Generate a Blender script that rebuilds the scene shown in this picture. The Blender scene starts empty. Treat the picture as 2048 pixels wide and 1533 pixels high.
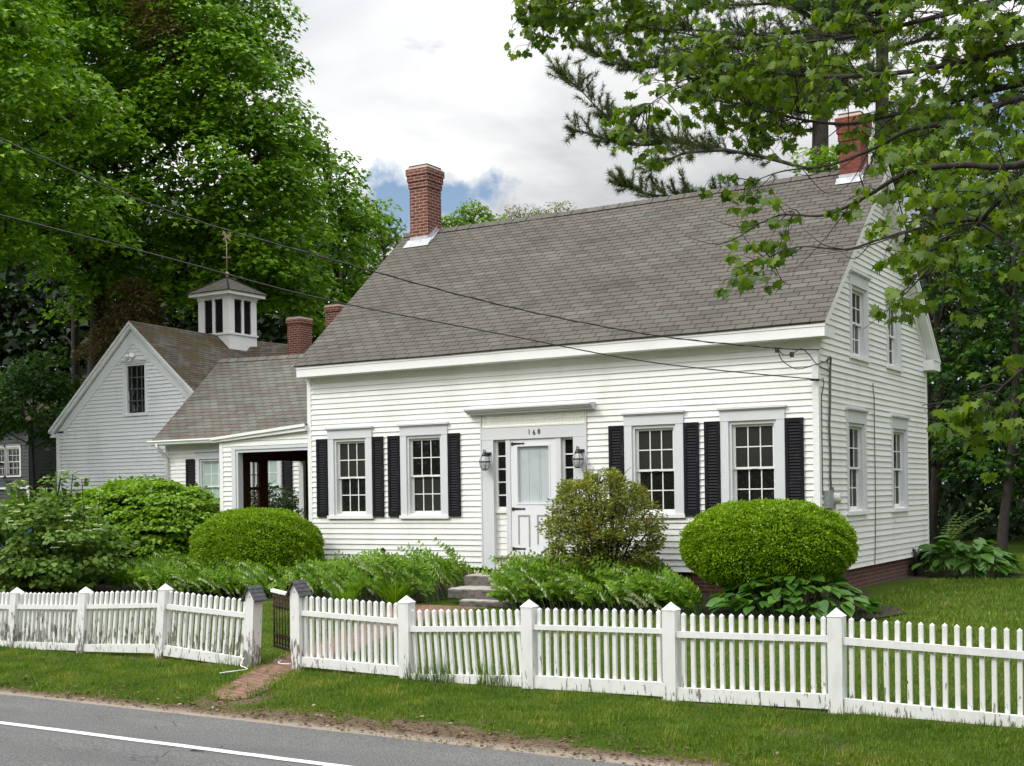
import bpy, math, random
import numpy as np
from mathutils import Vector

# ------------------------------------------------------------------ camera, sky, sun, exposure
sc = bpy.context.scene
COL = sc.collection
EYE = 2.2                       # coordinates below are written relative to eye level; the road lies at world z = 0
YAW, ROLL = -0.5517, -0.0147
cam = bpy.data.cameras.new("camera"); camo = bpy.data.objects.new("camera", cam); COL.objects.link(camo)
cam.sensor_width = 36.0; cam.lens = 2533.7 / 2048 * 36; cam.shift_y = 0.108
cam.clip_start = 0.1; cam.clip_end = 2000
from mathutils import Matrix
camo.matrix_world = (Matrix.Translation((6.2561, -19.2674, EYE)) @ Matrix.Rotation(-YAW, 4, 'Z')
                     @ Matrix.Rotation(math.pi / 2, 4, 'X') @ Matrix.Rotation(ROLL, 4, 'Z'))
sc.camera = camo
sc.render.resolution_x, sc.render.resolution_y = 1024, 766
sc.view_settings.view_transform = 'Standard'; sc.view_settings.look = 'None'
sc.view_settings.exposure = -0.11; sc.view_settings.gamma = 1
sc.cycles.max_bounces = 6; sc.cycles.transparent_max_bounces = 6

SUN_EL, SUN_AZ = math.radians(43), math.radians(214)      # azimuth clockwise from +Y: light comes from front left
sdir = Vector((math.sin(SUN_AZ) * math.cos(SUN_EL), math.cos(SUN_AZ) * math.cos(SUN_EL), math.sin(SUN_EL)))
sl = bpy.data.lights.new("sun", 'SUN'); sl.energy = 1.65; sl.angle = math.radians(10); sl.color = (1.0, 0.95, 0.87)
so = bpy.data.objects.new("sun", sl); COL.objects.link(so)
so.rotation_euler = sdir.to_track_quat('Z', 'Y').to_euler(); so.location = (-20, -20, 40)


class NT:
    """small helper around a node tree"""
    def __init__(s, nt): s.nt = nt; s.n = nt.nodes; s.l = nt.links
    def new(s, typ, inp=None, **props):
        n = s.n.new(typ)
        for k, v in props.items(): setattr(n, k, v)
        for k, v in (inp or {}).items():
            i = n.inputs[k]
            if hasattr(v, 'is_output'): s.l.new(v, i)
            else: i.default_value = v
        return n
    def math(s, op, a, b=None, c=None, clamp=False):
        n = s.n.new('ShaderNodeMath'); n.operation = op; n.use_clamp = clamp
        for i, v in enumerate((a, b, c)):
            if v is None: continue
            if hasattr(v, 'is_output'): s.l.new(v, n.inputs[i])
            else: n.inputs[i].default_value = v
        return n.outputs[0]
    def ramp(s, fac, stops, interp='LINEAR'):
        n = s.n.new('ShaderNodeValToRGB'); n.color_ramp.interpolation = interp
        e = n.color_ramp.elements
        while len(e) > 1: e.remove(e[-1])
        e[0].position = stops[0][0]; e[0].color = (*stops[0][1], 1)
        for p, c in stops[1:]:
            x = e.new(p); x.color = (*c, 1)
        s.l.new(fac, n.inputs[0]); return n.outputs[0]
    def mix(s, fac, a, b, blend='MIX'):
        n = s.n.new('ShaderNodeMix'); n.data_type = 'RGBA'; n.blend_type = blend
        for i, v in ((0, fac), (6, a), (7, b)):
            if hasattr(v, 'is_output'): s.l.new(v, n.inputs[i])
            elif i == 0: n.inputs[0].default_value = v
            else: n.inputs[i].default_value = (*v, 1)
        return n.outputs[2]
    def noise(s, vec, scale, detail=3, rough=0.55, dist=0.0):
        n = s.new('ShaderNodeTexNoise', {'Scale': scale, 'Detail': detail, 'Roughness': rough, 'Distortion': dist})
        if vec is not None: s.l.new(vec, n.inputs['Vector'])
        return n.outputs['Fac']
    def maprange(s, v, a, b, c=0.0, d=1.0):
        n = s.new('ShaderNodeMapRange', {0: v, 1: a, 2: b, 3: c, 4: d}); n.clamp = True
        return n.outputs[0]
    def scalevec(s, vec, xyz):
        n = s.new('ShaderNodeMapping', {'Vector': vec, 'Scale': xyz}); return n.outputs[0]


def build_world():
    w = bpy.data.worlds.new("World"); sc.world = w; w.use_nodes = True
    t = NT(w.node_tree); t.n.clear()
    sky = t.new('ShaderNodeTexSky', sky_type='NISHITA', sun_disc=False, sun_elevation=SUN_EL, sun_rotation=SUN_AZ)
    gen = t.new('ShaderNodeTexCoord').outputs['Generated']
    sep = t.new('ShaderNodeSeparateXYZ', {0: gen})
    z = t.math('MAXIMUM', sep.outputs[2], 0.0)
    k = t.math('ADD', z, 0.22)
    flat = t.new('ShaderNodeCombineXYZ', {0: t.math('DIVIDE', sep.outputs[0], k), 1: t.math('DIVIDE', sep.outputs[1], k), 2: t.math('MULTIPLY', z, 2.5)}).outputs[0]
    big = t.noise(flat, 1.35, 7, 0.55, 0.25)
    shade = t.noise(t.new('ShaderNodeMapping', {'Vector': flat, 'Location': (3.1, 1.7, 0.4)}).outputs[0], 1.1, 6, 0.52, 0.4)
    cover = t.maprange(big, 0.33, 0.40)
    # the blue openings low in the sky: one over the side wing, one far right
    def hole(d, r0, r1):
        v = Vector(d).normalized()
        dp = t.new('ShaderNodeVectorMath', {0: gen, 1: tuple(v)}, operation='DISTANCE').outputs['Value']
        wob = t.math('ADD', dp, t.math('MULTIPLY', t.math('SUBTRACT', t.noise(gen, 18.0, 7, 0.62), 0.5), 0.11))
        return t.maprange(wob, r0, r1)
    for h, r0, r1 in zip(HOLES, (.004, .002, .006, .012), (.024, .020, .028, .042)):
        cover = t.math('MULTIPLY', cover, hole(h, r0, r1))
    cc = t.ramp(shade, [(0.40, (0.60, 0.63, 0.66)), (0.47, (0.82, 0.84, 0.86)), (0.55, (1.10, 1.11, 1.12)), (0.66, (1.52, 1.52, 1.51))])
    skys = t.new('ShaderNodeBackground', {'Color': sky.outputs[0], 'Strength': 0.15})
    # cloud is brightest round the veiled sun, behind the photographer
    sd = t.new('ShaderNodeVectorMath', {0: gen, 1: tuple(sdir)}, operation='DOT_PRODUCT').outputs['Value']
    glow = t.math('MULTIPLY_ADD', t.math('POWER', t.math('MAXIMUM', t.math('MULTIPLY_ADD', sd, .5, .5), 0.0), 2.0), 2.0, .42)
    glow = t.math('MULTIPLY', glow, t.math('MULTIPLY_ADD', z, 1.0, .84))      # an overcast sky is brightest overhead
    cl = t.new('ShaderNodeBackground', {'Color': cc, 'Strength': glow})
    ms = t.new('ShaderNodeMixShader', {0: cover, 1: skys.outputs[0], 2: cl.outputs[0]})
    out = t.new('ShaderNodeOutputWorld', {0: ms.outputs[0]})


# openings in the cloud, as directions in the world
HOLES = [(-0.5448, 0.8079, 0.2249), (-0.526, 0.818, 0.2328), (-0.5803, 0.7849, 0.2172), (-0.1694, 0.9484, 0.2682)]
build_world()

# ------------------------------------------------------------------ mesh helpers
class MB:
    def __init__(s, T=None): s.v = []; s.f = []; s.uv = []; s.mi = []; s.sm = []; s.T = T; s.m = 0
    def pt(s, p):
        s.v.append(s.T(*p) if s.T else tuple(p)); return len(s.v) - 1
    def face(s, idx, uv=None, smooth=False):
        s.f.append(list(idx)); s.uv.append(uv); s.mi.append(s.m); s.sm.append(smooth)
    def poly(s, pts, uv=None): s.face([s.pt(p) for p in pts], uv)
    def box(s, x0, x1, y0, y1, z0, z1):
        q = s.poly
        q([(x0, y0, z0), (x1, y0, z0), (x1, y0, z1), (x0, y0, z1)], [(x0, z0), (x1, z0), (x1, z1), (x0, z1)])
        q([(x1, y1, z0), (x0, y1, z0), (x0, y1, z1), (x1, y1, z1)], [(x1, z0), (x0, z0), (x0, z1), (x1, z1)])
        q([(x1, y0, z0), (x1, y1, z0), (x1, y1, z1), (x1, y0, z1)], [(y0, z0), (y1, z0), (y1, z1), (y0, z1)])
        q([(x0, y1, z0), (x0, y0, z0), (x0, y0, z1), (x0, y1, z1)], [(y1, z0), (y0, z0), (y0, z1), (y1, z1)])
        q([(x0, y0, z1), (x1, y0, z1), (x1, y1, z1), (x0, y1, z1)], [(x0, y0), (x1, y0), (x1, y1), (x0, y1)])
        q([(x0, y1, z0), (x1, y1, z0), (x1, y0, z0), (x0, y0, z0)], [(x0, y1), (x1, y1), (x1, y0), (x0, y0)])
    def hexa(s, b, t):
        """b, t: four bottom and four top corners, same order"""
        s.poly(b[::-1]); s.poly(t)
        for i in range(4):
            j = (i + 1) % 4; s.poly([b[i], b[j], t[j], t[i]])
    def prism(s, prof, fn, a, b):
        """profile polygon (p, q) swept from a to b; fn(p, q, a) -> point"""
        n = len(prof)
        A = [fn(p, q, a) for p, q in prof]; B = [fn(p, q, b) for p, q in prof]
        s.poly(A); s.poly(B[::-1])
        for i in range(n):
            j = (i + 1) % n; s.poly([A[i], B[i], B[j], A[j]])
    def tube(s, pts, r, n=6, cap=True, smooth=True):
        P = [Vector(p) for p in pts]
        if not hasattr(r, '__len__'): r = [r] * len(P)
        rings = []; up = None
        for i, p in enumerate(P):
            d = (P[min(i + 1, len(P) - 1)] - P[max(i - 1, 0)]).normalized()
            if up is None:
                up = Vector((0, 0, 1)) if abs(d.z) < 0.9 else Vector((1, 0, 0))
            u = (up - d * up.dot(d)).normalized(); w = d.cross(u); up = u
            rings.append([s.pt(p + (u * math.cos(2 * math.pi * k / n) + w * math.sin(2 * math.pi * k / n)) * r[i]) for k in range(n)])
        for a, b in zip(rings, rings[1:]):
            for k in range(n): s.face([a[k], a[(k + 1) % n], b[(k + 1) % n], b[k]], None, smooth)
        if cap: s.face(rings[0][::-1]); s.face(rings[-1])
    def lathe(s, prof, c, n=12, smooth=True):
        """prof: (radius, z) list around a vertical axis through c"""
        rings = [[s.pt((c[0] + r * math.cos(2 * math.pi * k / n), c[1] + r * math.sin(2 * math.pi * k / n), c[2] + z)) for k in range(n)] for r, z in prof]
        for a, b in zip(rings, rings[1:]):
            for k in range(n): s.face([a[k], a[(k + 1) % n], b[(k + 1) % n], b[k]], None, smooth)
        s.face(rings[0][::-1]); s.face(rings[-1])


ORG = {}


def thing(name, label, cat, loc, group=None):
    o = bpy.data.objects.new(name, None); COL.objects.link(o)
    o.empty_display_size = 0.2
    o.location = (loc[0], loc[1], loc[2] + EYE); ORG[o.name] = Vector(loc)
    o['label'] = label; o['category'] = cat
    if group: o['group'] = group
    return o


def link(name, me, parent=None, org=None):
    o = bpy.data.objects.new(name, me); COL.objects.link(o)
    if parent is not None:
        o.parent = parent; ORG[o.name] = ORG[parent.name]
    else:
        o.location = (org[0], org[1], org[2] + EYE) if org else (0, 0, EYE); ORG[o.name] = Vector(org or (0, 0, 0))
    return o


def obj(name, mb, mats, parent=None, org=None):
    me = bpy.data.meshes.new(name)
    off = ORG[parent.name] if parent is not None else Vector(org or (0, 0, 0))
    me.from_pydata([(p[0] - off[0], p[1] - off[1], p[2] - off[2]) for p in mb.v], [], mb.f)
    for m in (mats if isinstance(mats, (list, tuple)) else [mats]): me.materials.append(m)
    me.polygons.foreach_set('material_index', mb.mi)
    me.polygons.foreach_set('use_smooth', mb.sm)
    if any(u is not None for u in mb.uv):
        lay = me.uv_layers.new(name='UVMap'); flat = []
        for f, u in zip(mb.f, mb.uv):
            for i in range(len(f)): flat += list(u[i]) if u is not None else [0.0, 0.0]
        lay.data.foreach_set('uv', flat)
    me.update()
    return link(name, me, parent, org)


def tag(o, label, cat, group=None, kind=None):
    if label: o['label'] = label
    if cat: o['category'] = cat
    if group: o['group'] = group
    if kind: o['kind'] = kind
    return o


def np_obj(name, V, F, mat, parent=None, org=None):
    """V (n,3), F (m,k) index arrays -> one mesh object"""
    off = np.array(ORG[parent.name] if parent is not None else (org or (0, 0, 0)))
    me = bpy.data.meshes.new(name)
    V = (np.asarray(V, dtype=np.float32) - off).astype(np.float32); F = np.asarray(F, dtype=np.int32)
    k = F.shape[1]
    me.vertices.add(len(V)); me.vertices.foreach_set('co', V.ravel())
    me.loops.add(F.size); me.loops.foreach_set('vertex_index', F.ravel())
    me.polygons.add(len(F)); me.polygons.foreach_set('loop_start', np.arange(0, F.size, k, dtype=np.int32))
    me.materials.append(mat); me.update(calc_edges=True)
    return link(name, me, parent, org)


def unit(a): return a / np.maximum(np.linalg.norm(a, axis=-1, keepdims=True), 1e-9)


def leaf_arrays(P, A, N, S, tmpl):
    tv, tf = tmpl
    A = unit(A); B = unit(np.cross(A, N)); N2 = np.cross(B, A)
    n, k = len(P), len(tv)
    V = (P[:, None, :] + S[:, None, None] * (tv[None, :, 0, None] * B[:, None, :] + tv[None, :, 1, None] * A[:, None, :] + tv[None, :, 2, None] * N2[:, None, :]))
    F = (tf[None] + (np.arange(n) * k)[:, None, None]).reshape(-1, tf.shape[1])
    return V.reshape(-1, 3), F


def fan(out, z=None):
    v = np.array([(x, y, zz) for x, y, zz in out], float)
    f = np.array([(0, i, i + 1) for i in range(1, len(v) - 1)])
    return v, f


DIAMOND = fan([(0, 0, 0), (.30, .45, .07), (0, 1, -.05), (-.30, .45, .07)])
BROAD = fan([(0, 0, 0), (.42, .22, .05), (.36, .62, .07), (0, 1, -.10), (-.36, .62, .07), (-.42, .22, .05)])
LOBED = fan([(0, 0, 0), (.55, .28, .05), (.26, .48, .02), (0, 1, -.08), (-.26, .48, .02), (-.55, .28, .05)])
_h = [(.10, -.02), (.30, -.10), (.30, .06), (.64, .10), (.50, .28), (.66, .56), (.40, .50), (.24, .56), (.28, .80), (.10, .76)]
_m = [(0, .0, 0)] + [(x, y, -.10 * abs(x) - .08 * y * y + .05) for x, y in _h] + [(0, 1.05, -.12)] + [(-x, y, -.10 * abs(x) - .08 * y * y + .05) for x, y in _h[::-1]]
_mv = np.array([(0, .36, .04)] + _m, float)
MAPLE = (_mv, np.array([(0, i, i + 1) for i in range(1, len(_mv) - 1)] + [(0, len(_mv) - 1, 1)]))


def leaves(name, P, A, N, S, tmpl, mat, parent=None, org=None):
    V, F = leaf_arrays(np.asarray(P), np.asarray(A), np.asarray(N), np.asarray(S), tmpl)
    return np_obj(name, V, F, mat, parent, org)


# ------------------------------------------------------------------ materials
def new_mat(name):
    m = bpy.data.materials.new(name); m.use_nodes = True
    t = NT(m.node_tree); b = t.n['Principled BSDF']
    return m, t, b


def geo_pos(t): return t.new('ShaderNodeNewGeometry').outputs['Position']


def paint(name, c, c2=None, rough=0.5, scale=3.0, lo=0.55, hi=0.75, stretch=(1, 1, 1), bump=0.0, bscale=60, spec=0.35):
    m, t, b = new_mat(name)
    p = t.scalevec(geo_pos(t), stretch)
    f = t.maprange(t.noise(p, scale, 5, 0.6), lo, hi)
    t.l.new(t.mix(f, c, c2 or tuple(x * .85 for x in c)), b.inputs['Base Color'])
    b.inputs['Roughness'].default_value = rough; b.inputs['Specular IOR Level'].default_value = spec
    if bump:
        bp = t.new('ShaderNodeBump', {'Strength': bump, 'Distance': 0.01, 'Height': t.noise(p, bscale, 4)})
        t.l.new(bp.outputs[0], b.inputs['Normal'])
    return m


def peeling(name, amount):
    m, t, b = new_mat(name)
    p = geo_pos(t)
    z = t.new('ShaderNodeSeparateXYZ', {0: p}).outputs[2]
    n = t.noise(t.scalevec(p, (1, 1, .22)), 26, 4, 0.62)
    thr = t.maprange(z, 0.12, 1.15, 0.60 - amount, 0.80)
    mask = t.maprange(t.math('SUBTRACT', n, thr), 0.0, 0.03)
    wood = t.ramp(t.noise(t.scalevec(p, (1, 1, .15)), 60, 3), [(.3, (.13, .115, .10)), (.7, (.33, .31, .28))])
    dirt = t.maprange(t.noise(t.scalevec(p, (1, 1, .4)), 9, 4), .5, .8)
    col = t.mix(mask, t.mix(dirt, (.80, .80, .79), (.66, .66, .63)), wood)
    t.l.new(col, b.inputs['Base Color']); b.inputs['Roughness'].default_value = .6
    bp = t.new('ShaderNodeBump', {'Strength': .25, 'Distance': .004, 'Height': t.math('SUBTRACT', n, mask)})
    t.l.new(bp.outputs[0], b.inputs['Normal'])
    return m


def shingle(name, cols, moss=None, slot=.052, grime=.25):
    """tabs from the UV map: u in tab widths, v in courses"""
    m, t, b = new_mat(name)
    uv = t.new('ShaderNodeUVMap').outputs[0]
    s = t.new('ShaderNodeSeparateXYZ', {0: uv})
    row = t.math('FLOOR', t.math('ADD', s.outputs[1], 0.001))
    uo = t.math('ADD', s.outputs[0], t.math('MULTIPLY', row, 0.37))
    cell = t.math('FLOOR', uo)
    cell3 = t.math('FLOOR', t.math('ADD', t.math('MULTIPLY', uo, 0.34), t.math('MULTIPLY', row, .53)))
    w1 = t.new('ShaderNodeTexWhiteNoise', {'Vector': t.new('ShaderNodeCombineXYZ', {0: cell, 1: row}).outputs[0]}, noise_dimensions='2D').outputs[0]
    w2 = t.new('ShaderNodeTexWhiteNoise', {'Vector': t.new('ShaderNodeCombineXYZ', {0: cell3, 1: row, 2: 3.0}).outputs[0]}, noise_dimensions='3D').outputs[0]
    k = t.math('ADD', t.math('MULTIPLY', w1, .55), t.math('MULTIPLY', w2, .45))
    col = t.ramp(k, cols)
    p = geo_pos(t)
    col = t.mix(t.maprange(t.noise(p, .8, 5, .6), .45, .75), col, t.mix(.999, col, (.80, .80, .80), 'MULTIPLY')) if grime else col
    gr = t.noise(p, 210, 2)
    col = t.mix(.55, col, t.ramp(gr, [(.3, (.45, .45, .45)), (.7, (1.35, 1.35, 1.35))]), 'MULTIPLY')
    if moss:
        col = t.mix(t.maprange(t.noise(p, 1.6, 6, .65), .42, .62), col, t.ramp(t.noise(p, 30, 3), [(.3, moss[0]), (.7, moss[1])]))
    fr = t.math('FRACT', uo)
    sl_ = t.math('LESS_THAN', fr, slot)
    col = t.mix(sl_, col, (.028, .026, .024))
    t.l.new(col, b.inputs['Base Color']); b.inputs['Roughness'].default_value = .92; b.inputs['Specular IOR Level'].default_value = .12
    bp = t.new('ShaderNodeBump', {'Strength': .5, 'Distance': .004, 'Height': t.math('SUBTRACT', gr, t.math('MULTIPLY', sl_, 2.0))})
    t.l.new(bp.outputs[0], b.inputs['Normal'])
    return m


def brick(name, c1, c2, mortar, ms=.011, sc_=1.0, soot=None):
    m, t, b = new_mat(name)
    uv = t.new('ShaderNodeUVMap').outputs[0]
    bt = t.new('ShaderNodeTexBrick', {'Vector': uv, 'Color1': (*c1, 1), 'Color2': (*c2, 1), 'Mortar': (*mortar, 1), 'Scale': sc_,
                                      'Mortar Size': ms, 'Mortar Smooth': .15, 'Bias': 0.0, 'Brick Width': .205, 'Row Height': .0675})
    p = geo_pos(t)
    col = t.mix(t.maprange(t.noise(p, 14, 4), .4, .8), bt.outputs[0], t.mix(.999, bt.outputs[0], (.5, .45, .42), 'MULTIPLY'))
    col = t.mix(.35, col, t.ramp(t.noise(p, 160, 2), [(.3, (.6, .6, .6)), (.7, (1.3, 1.3, 1.3))]), 'MULTIPLY')
    t.l.new(col, b.inputs['Base Color']); b.inputs['Roughness'].default_value = .9
    bp = t.new('ShaderNodeBump', {'Strength': .8, 'Distance': .006, 'Height': t.math('SUBTRACT', 1.0, bt.outputs[1])})
    t.l.new(bp.outputs[0], b.inputs['Normal'])
    return m


def leafmat(name, stops, transl=.35, rough=.5, cl=.35, clscale=.9, tcol=None):
    m, t, b = new_mat(name)
    r = t.new('ShaderNodeNewGeometry').outputs['Random Per Island']
    n = t.noise(geo_pos(t), clscale, 3)
    k = t.math('ADD', t.math('MULTIPLY', r, 1 - cl), t.math('MULTIPLY', t.maprange(n, .3, .7), cl))
    col = t.ramp(k, stops)
    t.l.new(col, b.inputs['Base Color']); b.inputs['Roughness'].default_value = rough; b.inputs['Specular IOR Level'].default_value = .3
    if transl:
        tr = t.new('ShaderNodeBsdfTranslucent', {'Color': t.mix(.999, col, tcol or (1.25, 1.3, .55), 'MULTIPLY')})
        mx = t.new('ShaderNodeMixShader', {0: transl, 1: b.outputs[0], 2: tr.outputs[0]})
        t.l.new(mx.outputs[0], t.n['Material Output'].inputs[0])
    return m


def bark(name, c1, c2, scale=6):
    m, t, b = new_mat(name)
    p = t.scalevec(geo_pos(t), (1, 1, .25))
    n = t.noise(p, scale * 3, 5, .65)
    t.l.new(t.ramp(n, [(.3, c1), (.7, c2)]), b.inputs['Base Color']); b.inputs['Roughness'].default_value = .95
    bp = t.new('ShaderNodeBump', {'Strength': .9, 'Distance': .03, 'Height': n}); t.l.new(bp.outputs[0], b.inputs['Normal'])
    return m


def simple(name, c, rough=.5, metal=0.0, spec=.5):
    m, t, b = new_mat(name)
    p = geo_pos(t)
    t.l.new(t.mix(t.maprange(t.noise(p, 25, 3), .4, .75), c, tuple(min(1, x * 1.35 + .004) for x in c)), b.inputs['Base Color'])
    b.inputs['Roughness'].default_value = rough; b.inputs['Metallic'].default_value = metal; b.inputs['Specular IOR Level'].default_value = spec
    return m


SIDING = paint("white_siding", (.80, .80, .775), (.69, .69, .64), .45, 1.5, .48, .8, (1, 1, .3))
SIDING_SIDE = SIDING
BARN_SIDING = paint("barn_clapboard_paint", (.74, .755, .77), (.60, .62, .63), .6, 1.6, .5, .75, (1, 1, .3))
TRIM = paint("white_trim", (.82, .82, .81), (.74, .74, .72), .45, 2.0, .5, .8)
TRIMG = paint("grey_white_trim", (.64, .655, .67), (.58, .595, .60), .45, 1.5, .5, .8)
SASH = paint("sash_paint", (.80, .80, .76), (.70, .70, .66), .4, 8)
BLACK = paint("black_shutter_paint", (.010, .010, .013), (.045, .05, .055), .6, 9, .6, .85, (1, 1, .5), spec=.15)
DOORP = paint("door_paint", (.74, .745, .76), (.70, .70, .71), .4, 2)
DOORIN = paint("inner_door_grey", (.47, .51, .52), (.40, .44, .45), .35, 3)
GLASS = simple("window_glass", (.008, .009, .008), .04, 0, .5)
_t = NT(GLASS.node_tree); _b = _t.n['Principled BSDF']
_t.l.new(_t.new('ShaderNodeBump', {'Strength': .22, 'Distance': .02, 'Height': _t.noise(geo_pos(_t), 4.5, 2)}).outputs[0], _b.inputs['Normal'])
SCREEN = simple("window_screen_glass", (.017, .017, .015), .45, 0, .3)
CURTAIN = paint("curtain_behind_glass", (.42, .52, .48), (.34, .44, .40), .3, 7, .4, .7, (3, 3, .2))
SHINGLE = shingle("grey_brown_shingles", [(.10, (.092, .086, .076)), (.36, (.112, .104, .091)), (.5, (.126, .117, .102)), (.62, (.118, .102, .090)), (.78, (.120, .117, .100)), (.92, (.143, .134, .117))])
SHINGLE_GREEN = shingle("green_red_shingles", [(.10, (.112, .108, .094)), (.32, (.140, .131, .112)), (.46, (.150, .124, .109)), (.58, (.158, .155, .132)), (.74, (.150, .160, .134)), (.92, (.180, .180, .155))])
SHINGLE_MOSS = shingle("mossy_shingles", [(.2, (.07, .062, .052)), (.5, (.10, .09, .075)), (.85, (.135, .125, .11))], ((.062, .048, .026), (.105, .078, .042)))
LEDGE = simple("grey_asphalt_edge", (.06, .056, .05), .9)
BRICK = brick("chimney_brick", (.125, .030, .020), (.20, .052, .033), (.38, .29, .23), .009)
BRICK_RED = brick("red_chimney_brick", (.165, .034, .021), (.21, .052, .032), (.20, .10, .075), .006)
BRICK_FND = brick("foundation_brick", (.10, .032, .022), (.14, .05, .034), (.16, .12, .10))
FLASH = paint("lead_flashing", (.48, .49, .51), (.28, .29, .31), .45, 9, .45, .7)
IRON = simple("black_iron", (.012, .012, .013), .45)
RUST = paint("rusty_iron", (.030, .019, .013), (.075, .032, .016), .8, 16, .45, .7)
STONE = paint("granite", (.17, .155, .14), (.07, .06, .055), .85, 7, .38, .68, (1, 1, 2), .5, 90)
CAPST = paint("step_top_granite", (.36, .34, .31), (.26, .245, .22), .85, 10, .4, .7, (1, 1, 1), .4, 90)
WOOD_DK = paint("dark_brown_wood", (.045, .016, .007), (.07, .030, .012), .45, 6)
METER = simple("grey_meter_metal", (.34, .36, .35), .4, .3)
CABLE = simple("black_cable", (.014, .014, .014), .55)
CABLE_GREY = simple("grey_service_cable", (.10, .10, .085), .7)
SLATE = paint("slate_shingle", (.055, .055, .062), (.13, .13, .14), .8, 22, .4, .7, (1, 1, 1), .5, 60)
PEEL = peeling("peeling_white_paint", .20)
PEEL_LESS = peeling("worn_white_paint", .03)
GUTTER = paint("white_gutter", (.78, .78, .76), (.64, .64, .60), .4, 4)
BARK = bark("grey_brown_bark", (.035, .028, .022), (.11, .095, .08))
BARK_DK = bark("dark_bark", (.014, .011, .009), (.045, .037, .03))
LEAF_MAPLE = leafmat("maple_leaves", [(0, (.022, .070, .004)), (.35, (.085, .20, .008)), (.7, (.18, .34, .013)), (1, (.29, .46, .026))], .30)
LEAF_LIGHT = leafmat("young_maple_leaves", [(0, (.07, .14, .010)), (.5, (.14, .25, .018)), (1, (.21, .34, .035))], .42)
LEAF_NEAR = leafmat("overhanging_maple_leaves", [(0, (.030, .075, .005)), (.45, (.085, .16, .008)), (.9, (.165, .25, .014)), (.965, (.18, .19, .02)), (1, (.20, .06, .02))], .5, .42, .25)
LEAF_DARK = leafmat("woodland_leaves", [(0, (.010, .036, .004)), (.5, (.030, .088, .007)), (.85, (.075, .18, .014)), (1, (.13, .27, .022))], .35)
LEAF_WOODS = leafmat("shaded_woods_leaves", [(0, (.006, .016, .003)), (.6, (.014, .038, .005)), (1, (.032, .075, .009))], .2)  # base colour kept very low: the shade inside the woods is painted in
NEEDLE = leafmat("pine_needles", [(0, (.035, .07, .018)), (.6, (.08, .125, .034)), (1, (.15, .19, .05))], .25, .5, .4)
YEW = leafmat("yew_needles", [(0, (.085, .17, .004)), (.5, (.185, .32, .006)), (1, (.30, .45, .010))], .25, .5, .35, 2.2)
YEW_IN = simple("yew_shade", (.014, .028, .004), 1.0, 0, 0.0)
LEAF_BUSH = leafmat("burning_bush_leaves", [(0, (.055, .13, .004)), (.5, (.16, .30, .009)), (1, (.28, .43, .022))], .35, .45, .3, 1.5)
LEAF_VIB = leafmat("viburnum_leaves", [(0, (.06, .12, .018)), (.6, (.14, .24, .036)), (1, (.23, .34, .07))], .35, .5, .3, 1.5)
LEAF_AZ = leafmat("azalea_leaves", [(0, (.06, .065, .016)), (.25, (.14, .13, .03)), (.45, (.20, .22, .034)), (.82, (.26, .32, .045)), (.89, (.24, .12, .05)), (1, (.28, .085, .045))], .35, .5, .45, 3.0)
LEAF_RHOD = leafmat("rhododendron_leaves", [(0, (.016, .032, .010)), (.6, (.04, .07, .02)), (1, (.085, .12, .05))], .15, .35)
LEAF_SEAL = leafmat("solomons_seal_leaves", [(0, (.040, .105, .004)), (.5, (.12, .24, .006)), (1, (.23, .38, .012))], .38, .65, .3, 2.0)
LEAF_HOSTA = leafmat("hosta_leaves", [(0, (.030, .09, .012)), (.6, (.065, .16, .020)), (1, (.11, .24, .035))], .25, .35, .2, 3)
LEAF_FERN = leafmat("fern_leaves", [(0, (.07, .13, .01)), (1, (.16, .22, .02))], .35)
FLOWER = leafmat("white_flowers", [(0, (.62, .70, .38)), (1, (.85, .87, .66))], .3, .6, tcol=(1, 1, .9))
STEM = simple("green_stem", (.06, .12, .02), .6)
GRASS = leafmat("grass_blades", [(0, (.035, .085, .005)), (.45, (.095, .175, .010)), (.75, (.17, .225, .018)), (1, (.36, .29, .09))], .3, .6, .62, 1.9)

# ------------------------------------------------------------------ ground, road, path, beds
_GY = [-400, -60, -17.5, -16.6, -10.6, -9.9, -9.0, -7.85, -2.2, 3, 15, 60, 400]
_GZ = [-2.2, -2.2, -2.15, -2.26, -2.26, -2.20, -2.11, -2.04, -1.80, -1.70, -1.72, -1.75, -1.75]


def gz(y): return np.interp(y, _GY, _GZ)


_rs = np.random.RandomState(5)
_lat = _rs.rand(64, 64)


def vnoise(x, y):
    x = np.asarray(x, float); y = np.asarray(y, float)
    xi = np.floor(x).astype(int); yi = np.floor(y).astype(int); fx = x - xi; fy = y - yi
    fx = fx * fx * (3 - 2 * fx); fy = fy * fy * (3 - 2 * fy)
    g = lambda a, b: _lat[a % 64, b % 64]
    return (g(xi, yi) * (1 - fx) + g(xi + 1, yi) * fx) * (1 - fy) + (g(xi, yi + 1) * (1 - fx) + g(xi + 1, yi + 1) * fx) * fy


def fbm(x, y):
    return .5 * vnoise(x, y) + .3 * vnoise(2.1 * x + 9, 2.1 * y + 4) + .2 * vnoise(4.3 * x + 3, 4.3 * y + 17)


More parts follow.
